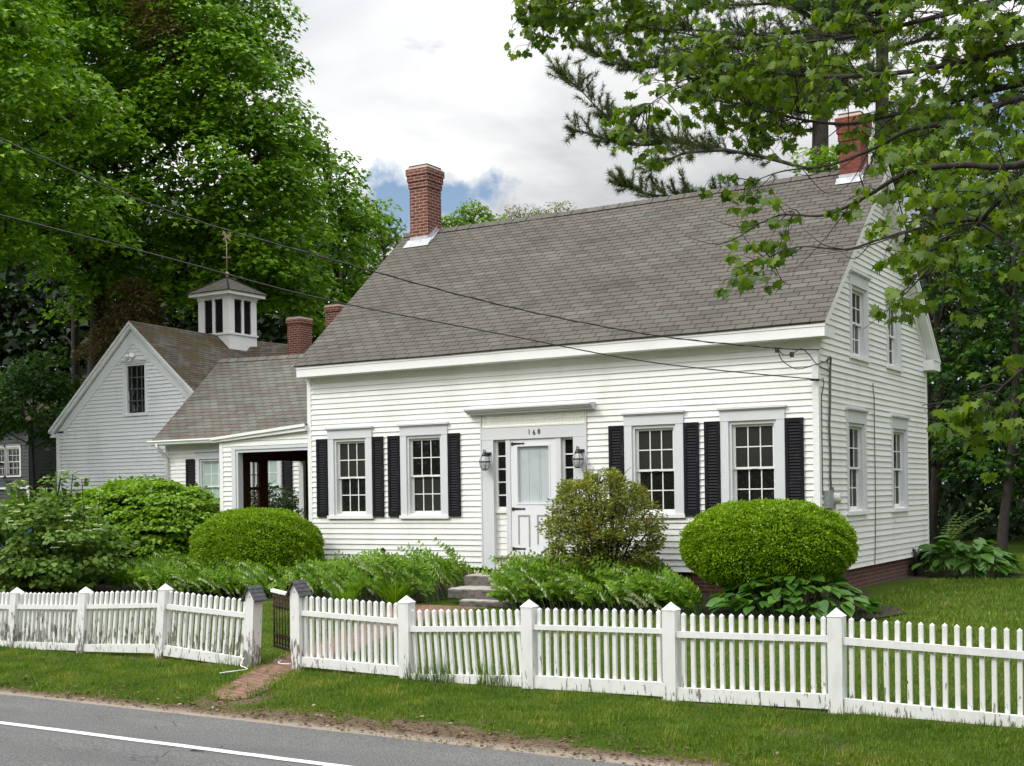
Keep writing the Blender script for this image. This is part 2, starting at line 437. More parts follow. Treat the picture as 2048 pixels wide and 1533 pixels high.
def dirt(x, y):
    """0 = turf, 1 = bare earth: the worn strip along the road, the gateway and some thin patches"""
    e = -9.93 - .03 * (np.asarray(x) + 3) * (np.asarray(x) > -3) - .02 * np.abs(x)
    w = .22 + .60 * np.clip(fbm(np.asarray(x) * .8 + 7, np.asarray(y) * 1.4) - .28, 0, 1) + .34 * np.clip((np.asarray(x) + 4.2) / 2.0, 0, 1) * np.exp(-((np.asarray(x) + 1.4) / 2.4) ** 2)
    d = np.clip(1.35 - (y - e) / w, 0, 1)
    p = np.clip((fbm(np.asarray(x) * 1.1 + 31, np.asarray(y) * 1.6 + 5) - .60) * 3, 0, .38) * (np.asarray(y) < -8.1)
    g = .9 * np.exp(-((np.asarray(x) + 3.35) / .55) ** 2 - ((np.asarray(y) + 9.3) / .45) ** 2)
    f = .55 * np.exp(-((np.asarray(y) + 7.92) / .10) ** 2) * (fbm(np.asarray(x) * 2 + 3, np.asarray(y)) > .45)
    return np.clip(np.maximum.reduce([d, p, g, f]), 0, 1)


def ground_mat():
    m, t, b = new_mat("ground_turf_and_earth")
    at = t.new('ShaderNodeAttribute', attribute_name='dirt').outputs['Fac']
    p = geo_pos(t)
    n = t.noise(p, 9, 5, .65)
    k = t.maprange(t.math('ADD', at, t.math('MULTIPLY', t.math('SUBTRACT', t.noise(p, 5, 6, .75), .5), 1.3)), .36, .60)
    turf = t.mix(t.maprange(t.noise(p, .55, 5), .35, .7), (.045, .078, .006), (.070, .102, .010))
    turf = t.mix(t.maprange(t.noise(p, 40, 3), .35, .7), turf, (.022, .040, .005))
    sand = t.maprange(t.new('ShaderNodeSeparateXYZ', {0: p}).outputs[1], -9.80, -9.96)
    earth = t.ramp(t.noise(p, 30, 5, .7), [(.28, (.040, .027, .017)), (.5, (.105, .074, .048)), (.72, (.20, .15, .105))])
    earth = t.mix(t.math('MULTIPLY', sand, .75), earth, t.ramp(t.noise(p, 55, 4, .7), [(.3, (.22, .18, .14)), (.7, (.40, .34, .28))]))
    t.l.new(t.mix(k, turf, earth), b.inputs['Base Color']); b.inputs['Roughness'].default_value = 1; b.inputs['Specular IOR Level'].default_value = .08
    bp = t.new('ShaderNodeBump', {'Strength': .7, 'Distance': .03, 'Height': n}); t.l.new(bp.outputs[0], b.inputs['Normal'])
    return m


def build_ground():
    xs = np.unique(np.concatenate([np.linspace(-400, -30, 16), np.linspace(-30, -12, 37), np.arange(-12, 8.01, .1), np.linspace(8, 30, 23), np.linspace(30, 400, 14)]).round(4))
    ys = np.unique(np.concatenate([np.linspace(-400, -40, 12), np.linspace(-40, -18, 12), np.linspace(-18, -11, 15), np.arange(-11, -7.4, .06), np.linspace(-7.4, 12, 66), np.linspace(12, 60, 17), np.linspace(60, 400, 12)]).round(4))
    X, Y = np.meshgrid(xs, ys)
    lawn = np.clip((Y + 9.9) / .8, 0, 1) * np.clip((60 - np.abs(X)) / 10, 0, 1)
    Z = gz(Y) + lawn * .035 * (fbm(X * .7, Y * .7 + 3) - .5) + .012 * lawn * (vnoise(X * 5, Y * 5) - .5)
    n, k = len(xs), len(ys)
    i = (np.arange(k - 1)[:, None] * n + np.arange(n - 1)[None]).ravel()
    F = np.stack([i, i + 1, i + n + 1, i + n], 1)
    o = np_obj("ground", np.stack([X.ravel(), Y.ravel(), Z.ravel()], 1), F, ground_mat())
    a = o.data.attributes.new('dirt', 'FLOAT', 'POINT'); a.data.foreach_set('value', dirt(X.ravel(), Y.ravel()).astype(np.float32))
    o.data.polygons.foreach_set('use_smooth', [True] * len(F))
    tag(o, None, None, kind='structure')


build_ground()


def asphalt():
    m, t, b = new_mat("asphalt")
    p = geo_pos(t)
    c = t.ramp(t.noise(p, 75, 4, .8), [(.32, (.045, .044, .044)), (.5, (.118, .117, .115)), (.66, (.27, .265, .26))])
    c = t.mix(t.maprange(t.noise(t.scalevec(p, (.35, 1, 1)), 1.2, 6, .6), .35, .7), c, t.mix(.999, c, (.74, .74, .75), 'MULTIPLY'))
    vor = t.new('ShaderNodeTexVoronoi', {'Vector': t.scalevec(p, (1.4, 3.2, 1)), 'Scale': 1.1}, feature='DISTANCE_TO_EDGE').outputs['Distance']
    crack = t.math('MULTIPLY', t.math('LESS_THAN', vor, .010), t.maprange(t.noise(p, .9, 3), .55, .62))
    c = t.mix(crack, c, (.03, .03, .03))
    # sand washed over the edge of the paving
    y = t.new('ShaderNodeSeparateXYZ', {0: p}).outputs[1]
    e = t.math('ADD', y, t.math('MULTIPLY', t.math('SUBTRACT', t.noise(p, 2.5, 5, .65), .5), .30))
    c = t.mix(t.maprange(e, -10.02, -9.86), c, t.ramp(t.noise(p, 70, 4), [(.3, (.20, .17, .14)), (.7, (.38, .33, .27))]))
    t.l.new(c, b.inputs['Base Color']); b.inputs['Roughness'].default_value = .9; b.inputs['Specular IOR Level'].default_value = .2
    bp = t.new('ShaderNodeBump', {'Strength': .5, 'Distance': .006, 'Height': t.noise(p, 140, 3)}); t.l.new(bp.outputs[0], b.inputs['Normal'])
    return m


def road_paint():
    m, t, b = new_mat("road_line_paint")
    p = geo_pos(t)
    c = t.mix(t.maprange(t.noise(p, 38, 5, .75), .50, .66), (.68, .68, .66), (.36, .355, .345))
    t.l.new(c, b.inputs['Base Color']); b.inputs['Roughness'].default_value = .8
    return m


def build_road():
    xs = np.concatenate([[-150, -40], np.arange(-14, 8, .25), [40, 150]])
    edge = np.where(np.abs(xs) < 20, -9.86 - .035 * np.clip(xs + 3, 0, 5) + .16 * (fbm(xs * .9, xs * 0 + 2) - .5) + .05 * (vnoise(xs * 3.1, xs * 0) - .5), -9.9)
    V = []; F = []
    ys = [0, -.25, -.6, -1.4, -3.2, -7.2]
    zs = [-2.212, -2.206, -2.203, -2.2, -2.17, -2.25]
    for x, e in zip(xs, edge):
        for y, z in zip(ys, zs): V.append((x, e + y, z))
    k = len(ys)
    for i in range(len(xs) - 1):
        for j in range(k - 1): F.append((i * k + j, i * k + j + 1, (i + 1) * k + j + 1, (i + 1) * k + j))
    tag(np_obj("road", V, F, asphalt()), None, None, kind='structure')
    V = []; F = []
    xl = np.arange(-14, 8, .25)
    for x in xl:
        e = -9.88 - .035 * np.clip(x + 3, 0, 5)
        w = .012 * (vnoise(x * 4, x * 0 + 5) - .5)
        V += [(x, -11.19 + w, -2.1957), (x, -11.295 + w, -2.194)]
    for i in range(len(xl) - 1): F.append((2 * i, 2 * i + 1, 2 * i + 3, 2 * i + 2))
    tag(np_obj("road_marking", V, F, road_paint()), None, None, kind='structure')


build_road()


def path_mat():
    m, t, b = new_mat("worn_brick_path")
    p = geo_pos(t)
    wob = t.new('ShaderNodeVectorMath', {0: p, 1: t.new('ShaderNodeVectorMath', {0: t.new('ShaderNodeTexNoise', {'Vector': p, 'Scale': 3.0}).outputs['Color'], 'Scale': .10}, operation='SCALE').outputs[0]}, operation='ADD').outputs[0]
    bt = t.new('ShaderNodeTexBrick', {'Vector': t.new('ShaderNodeMapping', {'Vector': wob, 'Rotation': (0, 0, .25)}).outputs[0], 'Color1': (.26, .125, .088, 1), 'Color2': (.17, .085, .065, 1), 'Mortar': (.055, .04, .022, 1), 'Scale': 1.0, 'Mortar Size': .011, 'Mortar Smooth': .3, 'Brick Width': .2, 'Row Height': .1})
    n = t.noise(p, 5, 5, .65)
    c = t.mix(t.maprange(n, .46, .62), bt.outputs[0], t.ramp(t.noise(p, 45, 4), [(.3, (.10, .055, .03)), (.7, (.25, .15, .09))]))
    c = t.mix(t.maprange(t.noise(p, 3.1, 5, .7), .60, .68), c, (.05, .075, .012))
    t.l.new(c, b.inputs['Base Color']); b.inputs['Roughness'].default_value = .95
    bp = t.new('ShaderNodeBump', {'Strength': .7, 'Distance': .012, 'Height': t.math('ADD', t.math('MULTIPLY', t.math('SUBTRACT', 1.0, bt.outputs[1]), .5), n)}); t.l.new(bp.outputs[0], b.inputs['Normal'])
    return m


def mulch_mat():
    m, t, b = new_mat("dark_mulch")
    p = geo_pos(t); n = t.noise(p, 35, 5, .7)
    t.l.new(t.ramp(n, [(.3, (.012, .009, .006)), (.6, (.045, .030, .019)), (.8, (.10, .07, .045))]), b.inputs['Base Color']); b.inputs['Roughness'].default_value = 1
    bp = t.new('ShaderNodeBump', {'Strength': 1.0, 'Distance': .03, 'Height': n}); t.l.new(bp.outputs[0], b.inputs['Normal'])
    return m


PATH_C = [(-3.42, -9.42, .10), (-3.5, -9.25, .30), (-3.62, -8.95, .36), (-3.9, -8.3, .36), (-4.12, -7.6, .40), (-4.35, -6.6, .50), (-4.75, -5.2, .55), (-5.2, -3.9, .62), (-5.55, -3.0, .85), (-5.6, -2.35, .95)]


def strip(name, pts, mat, lift):
    """ribbon laid on the ground along (x, y, half width)"""
    V = []; F = []
    P = [Vector((p[0], p[1])) for p in pts]
    out = []
    for i in range(len(pts) - 1):
        for s in range(6):
            u = s / 6; out.append((P[i].lerp(P[i + 1], u), pts[i][2] * (1 - u) + pts[i + 1][2] * u))
    out.append((P[-1], pts[-1][2]))
    for i, (c, w) in enumerate(out):
        for k in range(7):
            q = (k / 3 - 1)
            ww = w * (1 + .25 * (float(vnoise(i * .6, k * 5.0)) - .5))
            x, y = c.x + q * ww, c.y
            V.append((x, y, float(gz(y)) + lift + .008 * (1 - q * q) + .035 * (float(fbm(x * .7, y * .7 + 3)) - .5)))
    for i in range(len(out) - 1):
        for k in range(6): F.append((i * 7 + k, i * 7 + k + 1, (i + 1) * 7 + k + 1, (i + 1) * 7 + k))
    o = np_obj(name, V, F, mat); o.data.polygons.foreach_set('use_smooth', [True] * len(F)); return o


tag(strip("path", PATH_C, path_mat(), .006), None, None, kind='structure')


def bed(pts, name):
    V = [(sum(p[0] for p in pts) / len(pts), sum(p[1] for p in pts) / len(pts), 0)]
    V += [(x, y, 0) for x, y in pts]
    V = [(x, y, float(gz(y)) + (.06 if i == 0 else .012)) for i, (x, y, z) in enumerate(V)]
    n = len(pts)
    return tag(np_obj(name, V, [(0, 1 + i, 1 + (i + 1) % n) for i in range(n)], MULCH), None, None, kind='structure')


MULCH = mulch_mat()
bed([(-18, -2.6), (-13, -2.75), (-9.5, -2.6), (-6.7, -2.75), (-6.3, -2.2), (-5.9, -1.2), (-5.8, .02), (-10, .02), (-13.5, .05), (-13, 2.3), (-16, 2.5)], "planting_bed")
bed([(-4.75, .02), (-4.7, -2.3), (-3.5, -2.55), (-1.0, -2.5), (.3, -2.45), (1.35, -2.0), (1.6, -1.1), (1.2, -.3), (.35, .1), (.35, 6.4), (0, 6.4), (.0, .02)], "planting_bed")
bed([(-.05, 5.6), (.9, 5.2), (1.9, 5.7), (2.0, 6.6), (1.2, 7.6), (.0, 7.6)], "planting_bed")

# ------------------------------------------------------------------ building helpers
def T_front(y):            # local (u along X, d outward, z)
    return lambda u, d, z: (u, y - d, z)


def T_right(x):            # wall facing +X: u along Y
    return lambda u, d, z: (x + d, u, z)


def T_left(x):
    return lambda u, d, z: (x - d, u, z)


def T_back(y):
    return lambda u, d, z: (u, y + d, z)


def clapboards(T, z0, z1, xr, course=.1016, phase=0.0, openings=(), lip=.022):
    """weatherboards as real wedges; xr(z) -> (u0, u1); openings: (u0, u1, z0, z1)"""
    mb = MB(T)
    k0 = math.floor((z0 - phase) / course); z = phase + k0 * course
    while z < z1 - 1e-6:
        a, b = max(z, z0), min(z + course, z1)
        if b - a > .004:
            mid = (a + b) / 2
            ua, ub = xr(a), xr(b)
            segs = [(ua[0], ua[1], ub[0], ub[1])]
            for o in openings:
                if o[2] < mid < o[3]:
                    ns = []
                    for s in segs:
                        if o[1] <= s[0] or o[0] >= s[1]: ns.append(s); continue
                        if o[0] > s[0]: ns.append((s[0], o[0], s[2], o[0]))
                        if o[1] < s[1]: ns.append((o[1], s[1], o[1], s[3]))
                    segs = ns
            t = (b - z) / course
            for s in segs:
                if s[1] - s[0] < .01: continue
                n = max(1, int((s[1] - s[0]) / 3.0)); jr = random.Random(int(z * 9973 + s[0] * 101))
                cut = [0] + [(i + jr.uniform(-.42, .42)) / n for i in range(1, n)] + [1]
                for i in range(n):
                    l0 = s[0] + (s[1] - s[0]) * cut[i]; l1 = s[0] + (s[1] - s[0]) * cut[i + 1]
                    h0 = s[2] + (s[3] - s[2]) * cut[i]; h1 = s[2] + (s[3] - s[2]) * cut[i + 1]
                    w = lip * jr.uniform(.82, 1.16)
                    mb.poly([(l0, w, a), (l1, w, a), (h1, w * (1 - t) + .001, b), (h0, w * (1 - t) + .001, b)])
                    mb.poly([(l0, -.004, a), (l1, -.004, a), (l1, w, a), (l0, w, a)])
        z += course
    return mb


def course_roof(mb, eL, eR, rL, rR, tab=.305, course=.135, lip=.011, sag=0.0, nseg=10, thick=.02):
    """shingle courses from the eave line eL-eR up to the ridge line rL-rR, each with its own butt edge"""
    eL, eR, rL, rR = map(Vector, (eL, eR, rL, rR))
    L = ((rL + rR) / 2 - (eL + eR) / 2).length; n = max(2, round(L / course))
    nor = (eR - eL).cross(rL - eL).normalized()
    if nor.z < 0: nor = -nor
    def P(s, t):
        p = (eL.lerp(eR, s)).lerp(rL.lerp(rR, s), t)
        p = p.copy(); p.z -= sag * math.sin(math.pi * s) * (.35 + .65 * t) + .006 * math.sin(s * 19 + 2) * math.sin(3 * t + s * 5)
        return p
    W = (eR - eL).length
    for i in range(n):
        t0, t1 = i / n, (i + 1) / n
        for j in range(nseg):
            s0, s1 = j / nseg, (j + 1) / nseg
            a, b, c, d = P(s0, t0) + nor * lip, P(s1, t0) + nor * lip, P(s1, t1) + nor * .001, P(s0, t1) + nor * .001
            mb.poly([a, b, c, d], [(s0 * W / tab, i), (s1 * W / tab, i), (s1 * W / tab, i + .98), (s0 * W / tab, i + .98)])
            mb.poly([P(s0, t0) - nor * (thick if i == 0 else .001), P(s1, t0) - nor * (thick if i == 0 else .001), b, a],
                    [(s0 * W / tab, i + .4), (s1 * W / tab, i + .4), (s1 * W / tab, i + .5), (s0 * W / tab, i + .5)])


def ridge_caps(mb, a, b, w=.13, sag=0.0, slope=.85, step=.13):
    a, b = Vector(a), Vector(b); n = max(2, int((b - a).length / step)); d = (b - a).normalized(); s = Vector((-d.y, d.x, 0))
    for i in range(n):
        p, q = a.lerp(b, i / n), a.lerp(b, (i + 1) / n)
        for v, k in ((p, i), (q, i + 1)): v.z -= sag * math.sin(math.pi * k / n)
        up = Vector((0, 0, .016)); up2 = Vector((0, 0, .006)); dn = Vector((0, 0, -w * slope))
        for sg in (1, -1):
            mb.poly([p + up, q + up2, q + up2 + s * w * sg + dn, p + up + s * w * sg + dn], [(i * 1.37, 3), (i * 1.37 + .3, 3), (i * 1.37 + .3, 3.5), (i * 1.37, 3.5)])
        mb.poly([p + up + s * w + dn, p + up, p + s * .0, p + s * w + dn - up], [(i + .5, 1)] * 4)


def make_window(T, parent, u, hw, zs, zt, zh, casew=.14, grid=True, screen=None, glass=None, headcap=.05, sillh=.06, cmat=None, name="window", extra_sill=.02, smat=None):
    """double-hung window. u centre, hw half width over the casing, zs sill bottom, zt bottom of the header, zh top of the header"""
    cmat = cmat or TRIMG
    c = MB(T); F = .035                                      # casing boards, 35 mm proud of the wall
    z0 = zs + sillh
    for sg in (-1, 1):
        a, b = sorted((u + sg * hw, u + sg * (hw - casew)))
        c.box(a, b, -.10, F, z0, zt)
    jw = .045
    for sg in (-1, 1):                                        # jamb lining
        a, b = sorted((u + sg * (hw - casew), u + sg * (hw - casew - jw)))
        c.box(a, b, -.14, .004, z0, zt - .001)
    iw = hw - casew - jw
    c.box(u - iw, u + iw, -.14, .004, zt - .055, zt)
    w = obj(name, c, cmat, parent)
    h = MB(T)
    h.box(u - hw - .005, u + hw + .005, -.02, F + .006, zt, zh - headcap)
    h.box(u - hw - .022, u + hw + .022, -.02, F + .028, zh - headcap, zh - headcap + .018)
    h.box(u - hw - .035, u + hw + .035, -.02, F + .052, zh - headcap + .018, zh)
    obj("header", h, cmat, w)
    s = MB(T)
    s.box(u - hw - extra_sill, u + hw + extra_sill, -.14, F + .025, zs, z0)
    s.box(u - iw, u + iw, -.14, -.01, z0, z0 + .03)
    obj("sill", s, cmat if cmat is not TRIMG else TRIM, w)
    zb, ztop = z0 + .03, zt - .055
    zm = (zb + ztop) / 2
    st = .042
    for k, (a, b, d) in enumerate(((zm - .018, ztop, -.055), (zb, zm + .018, -.09))):
        f = MB(T)
        f.box(u - iw, u - iw + st, d - .03, d, a, b); f.box(u + iw - st, u + iw, d - .03, d, a, b)
        f.box(u - iw + st, u + iw - st, d - .03, d - .001, a, a + (.05 if k else .036)); f.box(u - iw + st, u + iw - st, d - .03, d - .001, b - .04, b)
        gl, gr, gb, gt = u - iw + st, u + iw - st, a + (.05 if k else .036), b - .04
        if grid:
            for i in (1, 2): x = gl + (gr - gl) * i / 3; f.box(x - .009, x + .009, d - .024, d - .006, gb, gt)
            y = (gb + gt) / 2
            for i in range(3): f.box(gl + (gr - gl) * i / 3 + .009 * (i > 0), gl + (gr - gl) * (i + 1) / 3 - .009 * (i < 2), d - .024, d - .007, y - .009, y + .009)
        sash = obj("sash", f, smat or SASH, w)
        p = MB(T); p.box(gl - .005, gr + .005, d - .02, d - .016, gb - .005, gt + .005)
        obj("pane", p, (SCREEN if screen is not None and k in screen else (glass or GLASS)), w)
        if not k:
            lk = MB(T); lk.box(u - .05, u + .05, d - .03, d + .012, a + .006, a + .03); obj("sash_lock", lk, smat or SASH, w)
    return w


def make_shutter(T, parent, u0, u1, z0, z1):
    f = MB(T); d = .018; st = .052; D = .052
    f.box(u0, u0 + st, d, D, z0, z1); f.box(u1 - st, u1, d, D, z0, z1)
    f.box(u0 + st, u1 - st, d, D - .001, z0, z0 + .10); f.box(u0 + st, u1 - st, d, D - .001, z1 - .07, z1)
    f.box(u0 + st - .002, u1 - st + .002, d, d + .006, z0 + .09, z1 - .06)
    n = int((z1 - z0 - .17) / .047); h = (z1 - z0 - .17) / n
    for i in range(n):
        z = z0 + .10 + h * i
        f.hexa([(u0 + st, D - .004, z + .006), (u1 - st, D - .004, z + .006), (u1 - st, D - .010, z), (u0 + st, D - .010, z)],
               [(u0 + st, d + .006, z + h * .9 + .006), (u1 - st, d + .006, z + h * .9 + .006), (u1 - st, d + .004, z + h * .9), (u0 + st, d + .004, z + h * .9)])
    return obj("shutter", f, BLACK, parent)


def make_chimney(parent, x0, x1, y0, y1, zb, zt, mat, steps=3, cap=True, corbel=.020):
    m = MB()
    zc = zt - .0675 * 2 * steps - .06
    m.box(x0, x1, y0, y1, zb, zc)
    for i in range(steps):
        e = corbel * (i + 1)
        m.box(x0 - e, x1 + e, y0 - e, y1 + e, zc + .135 * i, zc + .135 * (i + 1))
    ch = obj("chimney", m, mat, parent)
    if cap:
        c = MB(); e = corbel * steps; z = zc + .135 * steps
        c.hexa([(x0 - e, y0 - e, z), (x1 + e, y0 - e, z), (x1 + e, y1 + e, z), (x0 - e, y1 + e, z)],
               [(x0, y0, z + .065), (x1, y0, z + .065), (x1, y1, z + .065), (x0, y1, z + .065)])
        c.m = 1
        c.box(x0 - .01, x1 + .01, y0 - .01, y1 + .01, z + .065, z + .085)
        obj("chimney_cap", c, [MORTAR, LEDGE], ch)
    return ch


MORTAR = paint("mortar_wash", (.34, .27, .21), (.22, .17, .14), .9, 20)

# ------------------------------------------------------------------ the farmhouse
HX0, HX1, HY0, HY1 = -10.30, 0.0, 0.0, 6.87
RS = (5.755 - 2.545) / (3.435 + .345)


def roof_z(y): return 2.545 + (y + .345) * RS if y < 3.435 else 2.545 + (7.215 - y) * RS


def build_farmhouse():
    H = thing("farmhouse", "white clapboard farmhouse with long grey shingle roof, black shutters and two brick chimneys", "house", (-5.15, 3.4, -1.75))
    f = MB(); f.box(HX0 + .05, HX1 - .05, HY0 + .05, HY1 - .05, -2.05, -1.335)
    obj("foundation", f, BRICK_FND, H)
    FW = [(-9.26, (0,)), (-7.505, (1,)), (-2.80, (0,)), (-1.07, (0,))]
    op = [(u - .47, u + .47, -.42, 1.2) for u, s in FW] + [(-6.1, -4.2, -1.4, 1.1)]
    PH = 2.2231 - 60 * .1016
    obj("wall", clapboards(T_front(0), -1.335, 2.36, lambda z: (HX0 + .01, -.01), phase=PH, openings=op), SIDING, H)

    def gable(z):
        if z <= 2.62: return (.01, 6.86)
        y = max(0, (z - 2.62) / RS); return (min(y, 3.434), max(6.87 - y, 3.436))
    SW = [(1.96, .555, -.44, 1.10, 1.345, (1,)), (4.71, .555, -.44, 1.10, 1.345, (1,)), (2.22, .53, 2.18, 3.42, 3.655, (0,)), (4.43, .49, 2.18, 3.42, 3.655, (1,))]
    ops = [(u - h + .08, u + h - .08, zs + .02, zh - .15) for u, h, zs, zt, zh, s in SW]
    obj("wall", clapboards(T_right(0), -1.335, 5.5, gable, phase=.0752 - 40 * .1016, openings=ops), SIDING, H)
    obj("wall", clapboards(T_left(HX0), -1.335, 5.5, gable, phase=.0752 - 40 * .1016), SIDING, H)
    obj("wall", clapboards(T_back(HY1), -1.335, 2.5, lambda z: (HX0, HX1)), SIDING, H)
    # dark rooms behind the windows
    core = MB(); core.box(HX0 + .2, HX1 - .2, HY0 + .2, HY1 - .2, -1.3, 2.5)
    obj("interior", core, simple("dark_interior", (.01, .009, .008), .9), H)
    for (x0, x1, y0, y1, a, b, c, d) in ((-.078, .022, -.022, -.0, .0, .022, .001, .085), (HX0 - .022, HX0 + .075, -.022, 0, HX0 - .022, HX0, .001, .085)):
        m = MB(); m.box(x0, x1, y0, y1, -1.335, 2.338); m.box(a, b, c, d, -1.335, 2.338); obj("corner_board", m, TRIM, H)
    m = MB(); m.box(0, .022, HY1 - .075, HY1 + .02, -1.335, 2.338); obj("corner_board", m, TRIM, H)
    # boxed eaves with short returns
    for ya, yb, ra, rb in ((-.30, 0, -.30, .20), (HY1, HY1 + .30, HY1 - .25, HY1 + .30)):
        m = MB(); m.box(HX0 - .04, HX1 - .001, ya, yb, 2.34, 2.53); m.box(0, .22, ra, rb, 2.34, 2.53)
        m.box(HX0 - .05, .232, (ya - .012 if ya < 0 else yb), (ya if ya < 0 else yb + .012), 2.49, 2.535)
        m.box(0, .235, ra, rb + .01, 2.531, 2.548)
        obj("cornice", m, TRIM, H)
    for xa, xb, fx in ((0.001, .215, .03), (HX0 - .06, HX0 - .001, -.03)):
        m = MB()
        for y0, y1 in ((-.28, 3.435), (HY1 + .28, 3.435)):
            P = [(y0, roof_z(y0) - .02), (y1, roof_z(3.43) - .02), (y1, roof_z(3.43) - .20), (y0, roof_z(y0) - .20)]
            m.prism(P, lambda p, q, a: (a, p, q), xa, xb)
            P = [(y0 + (.35 if y0 < 3 else -.35), roof_z(y0) + .35 * RS - .20), (y1, roof_z(3.43) - .20), (y1, roof_z(3.43) - .33), (y0 + (.35 if y0 < 3 else -.35), roof_z(y0) + .35 * RS - .33)]
            if xa >= 0: m.prism(P, lambda p, q, a: (a, p, q), .001, .03)
            if xa >= 0:
                P = [(y0, roof_z(y0) - .022), (y1, roof_z(3.43) - .022), (y1, roof_z(3.43) - .09), (y0, roof_z(y0) - .09)]
                m.prism(P, lambda p, q, a: (a, p, q), .215, .232)
        obj("rake_board", m, TRIM, H)
    r = MB()
    course_roof(r, (-10.375, -.345, 2.555), (.248, -.345, 2.555), (-10.375, 3.435, 5.765), (.248, 3.435, 5.765), .305, .132, .0085, .035, 16, .022)
    course_roof(r, (.248, 7.215, 2.555), (-10.375, 7.215, 2.555), (.248, 3.435, 5.765), (-10.375, 3.435, 5.765), .305, .132, .011, .035, 8, .022)
    R = obj("roof", r, SHINGLE, H)
    c = MB(); ridge_caps(c, (-10.375, 3.435, 5.785), (.25, 3.435, 5.785), .13, .035); obj("ridge_cap", c, SHINGLE, R)
    ch = make_chimney(H, -10.0, -9.53, 3.08, 3.60, 5.1, 7.12, BRICK, 3)
    fl = MB()
    for (xa, xb, ya, yb) in ((-10.1, -9.43, 2.93, 3.09),):
        fl.poly([(xa, ya, roof_z(ya) + .03), (xb, ya, roof_z(ya) + .03), (xb - .02, yb, roof_z(yb) + .08), (xa + .03, yb, roof_z(yb) + .08)])
        fl.poly([(xa + .09, 3.076, roof_z(3.08) + .02), (xb - .09, 3.076, roof_z(3.08) + .02), (xb - .09, 3.076, roof_z(3.08) + .14), (xa + .09, 3.076, roof_z(3.08) + .14)])
    fl.poly([(-9.526, 3.07, roof_z(3.07)), (-9.526, 3.435, roof_z(3.43)), (-9.526, 3.435, roof_z(3.43) + .10), (-9.526, 3.07, roof_z(3.07) + .14)])
    fl.poly([(-9.526, 3.0, roof_z(3.0) + .03), (-9.43, 3.0, roof_z(3.0) + .03), (-9.43, 3.43, roof_z(3.43) + .03), (-9.526, 3.43, roof_z(3.43) + .03)])
    obj("flashing", fl, FLASH, ch)
    ch = make_chimney(H, -.545, -.165, 3.10, 3.58, 5.1, 6.66, BRICK_RED, 3, True, .02)
    fl = MB()
    fl.poly([(-.60, 3.0, roof_z(3.0) + .03), (-.11, 3.0, roof_z(3.0) + .03), (-.11, 3.1, roof_z(3.1) + .07), (-.60, 3.1, roof_z(3.1) + .07)])
    fl.poly([(-.56, 3.096, roof_z(3.1) + .02), (-.15, 3.096, roof_z(3.1) + .02), (-.15, 3.096, roof_z(3.1) + .13), (-.56, 3.096, roof_z(3.1) + .13)])
    fl.poly([(-.161, 3.06, roof_z(3.06)), (-.161, 3.435, roof_z(3.43)), (-.161, 3.435, roof_z(3.43) + .10), (-.161, 3.06, roof_z(3.06) + .14)])
    obj("flashing", fl, FLASH, ch)
    for (u, s) in FW: make_window(T_front(0), H, u, .54, -.44, 1.115, 1.335, screen=s)
    for a, b in ((-10.085, -9.815), (-8.705, -8.445), (-8.33, -8.06), (-6.95, -6.69), (-3.63, -3.355), (-2.25, -1.985), (-1.885, -1.615), (-.52, -.225)):
        make_shutter(T_front(0), H, a, b, -.40, 1.125)
    for u, h, zs, zt, zh, s in SW: make_window(T_right(0), H, u, h, zs, zt, zh, casew=.10, screen=s)
    # --- front door
    T = T_front(0)
    d = MB(T)
    d.box(-6.215, -5.97, -.12, .030, -1.36, .968); d.box(-4.33, -4.085, -.12, .030, -1.36, .968)
    d.box(-6.222, -4.078, -.02, .034, .97, 1.19)
    d.box(-6.24, -6.216, -.01, .040, -1.33, 1.42); d.box(-4.084, -4.06, -.01, .040, -1.33, 1.42)
    for a, b in ((-5.715, -5.62), (-4.68, -4.585)): d.box(a, b, -.10, .014, -1.11, .969)
    d.box(-5.62, -4.68, -.10, .010, .955, .969)
    D = obj("door_surround", d, TRIMG, H)
    p = MB(T)
    n = 29; w = (6.2 - 4.1) / n
    for i in range(n): p.box(-6.2 + w * i + .002, -6.2 + w * (i + 1) - .002, -.01, .020, 1.195, 1.428)
    p.box(-6.2, -4.1, -.01, .012, 1.192, 1.43); p.box(-6.215, -4.085, -.01, .042, 1.185, 1.197)
    obj("beaded_frieze", p, paint("cream_white_boards", (.76, .75, .67), (.66, .64, .54), .5, 5), D)
    p = MB(T)
    prof = [(0, 1.43), (.11, 1.43), (.11, 1.462), (.14, 1.467), (.20, 1.508), (.23, 1.512), (.23, 1.538), (0, 1.556)]
    p.prism(prof, lambda a, b, u: (u, a, b), -6.47, -3.885)
    obj("pediment", p, TRIMG, D)
    t = MB(T); t.box(-5.985, -4.315, -.12, .075, -1.142, -1.112)
    obj("threshold", t, paint("worn_grey_threshold", (.36, .33, .29), (.22, .19, .16), .8, 9), D)
    t = MB(T); t.box(-5.969, -4.331, -.05, .012, -1.365, -1.143); obj("toe_board", t, paint("cream_toe_board", (.72, .70, .60), (.60, .56, .45), .5, 3), D)
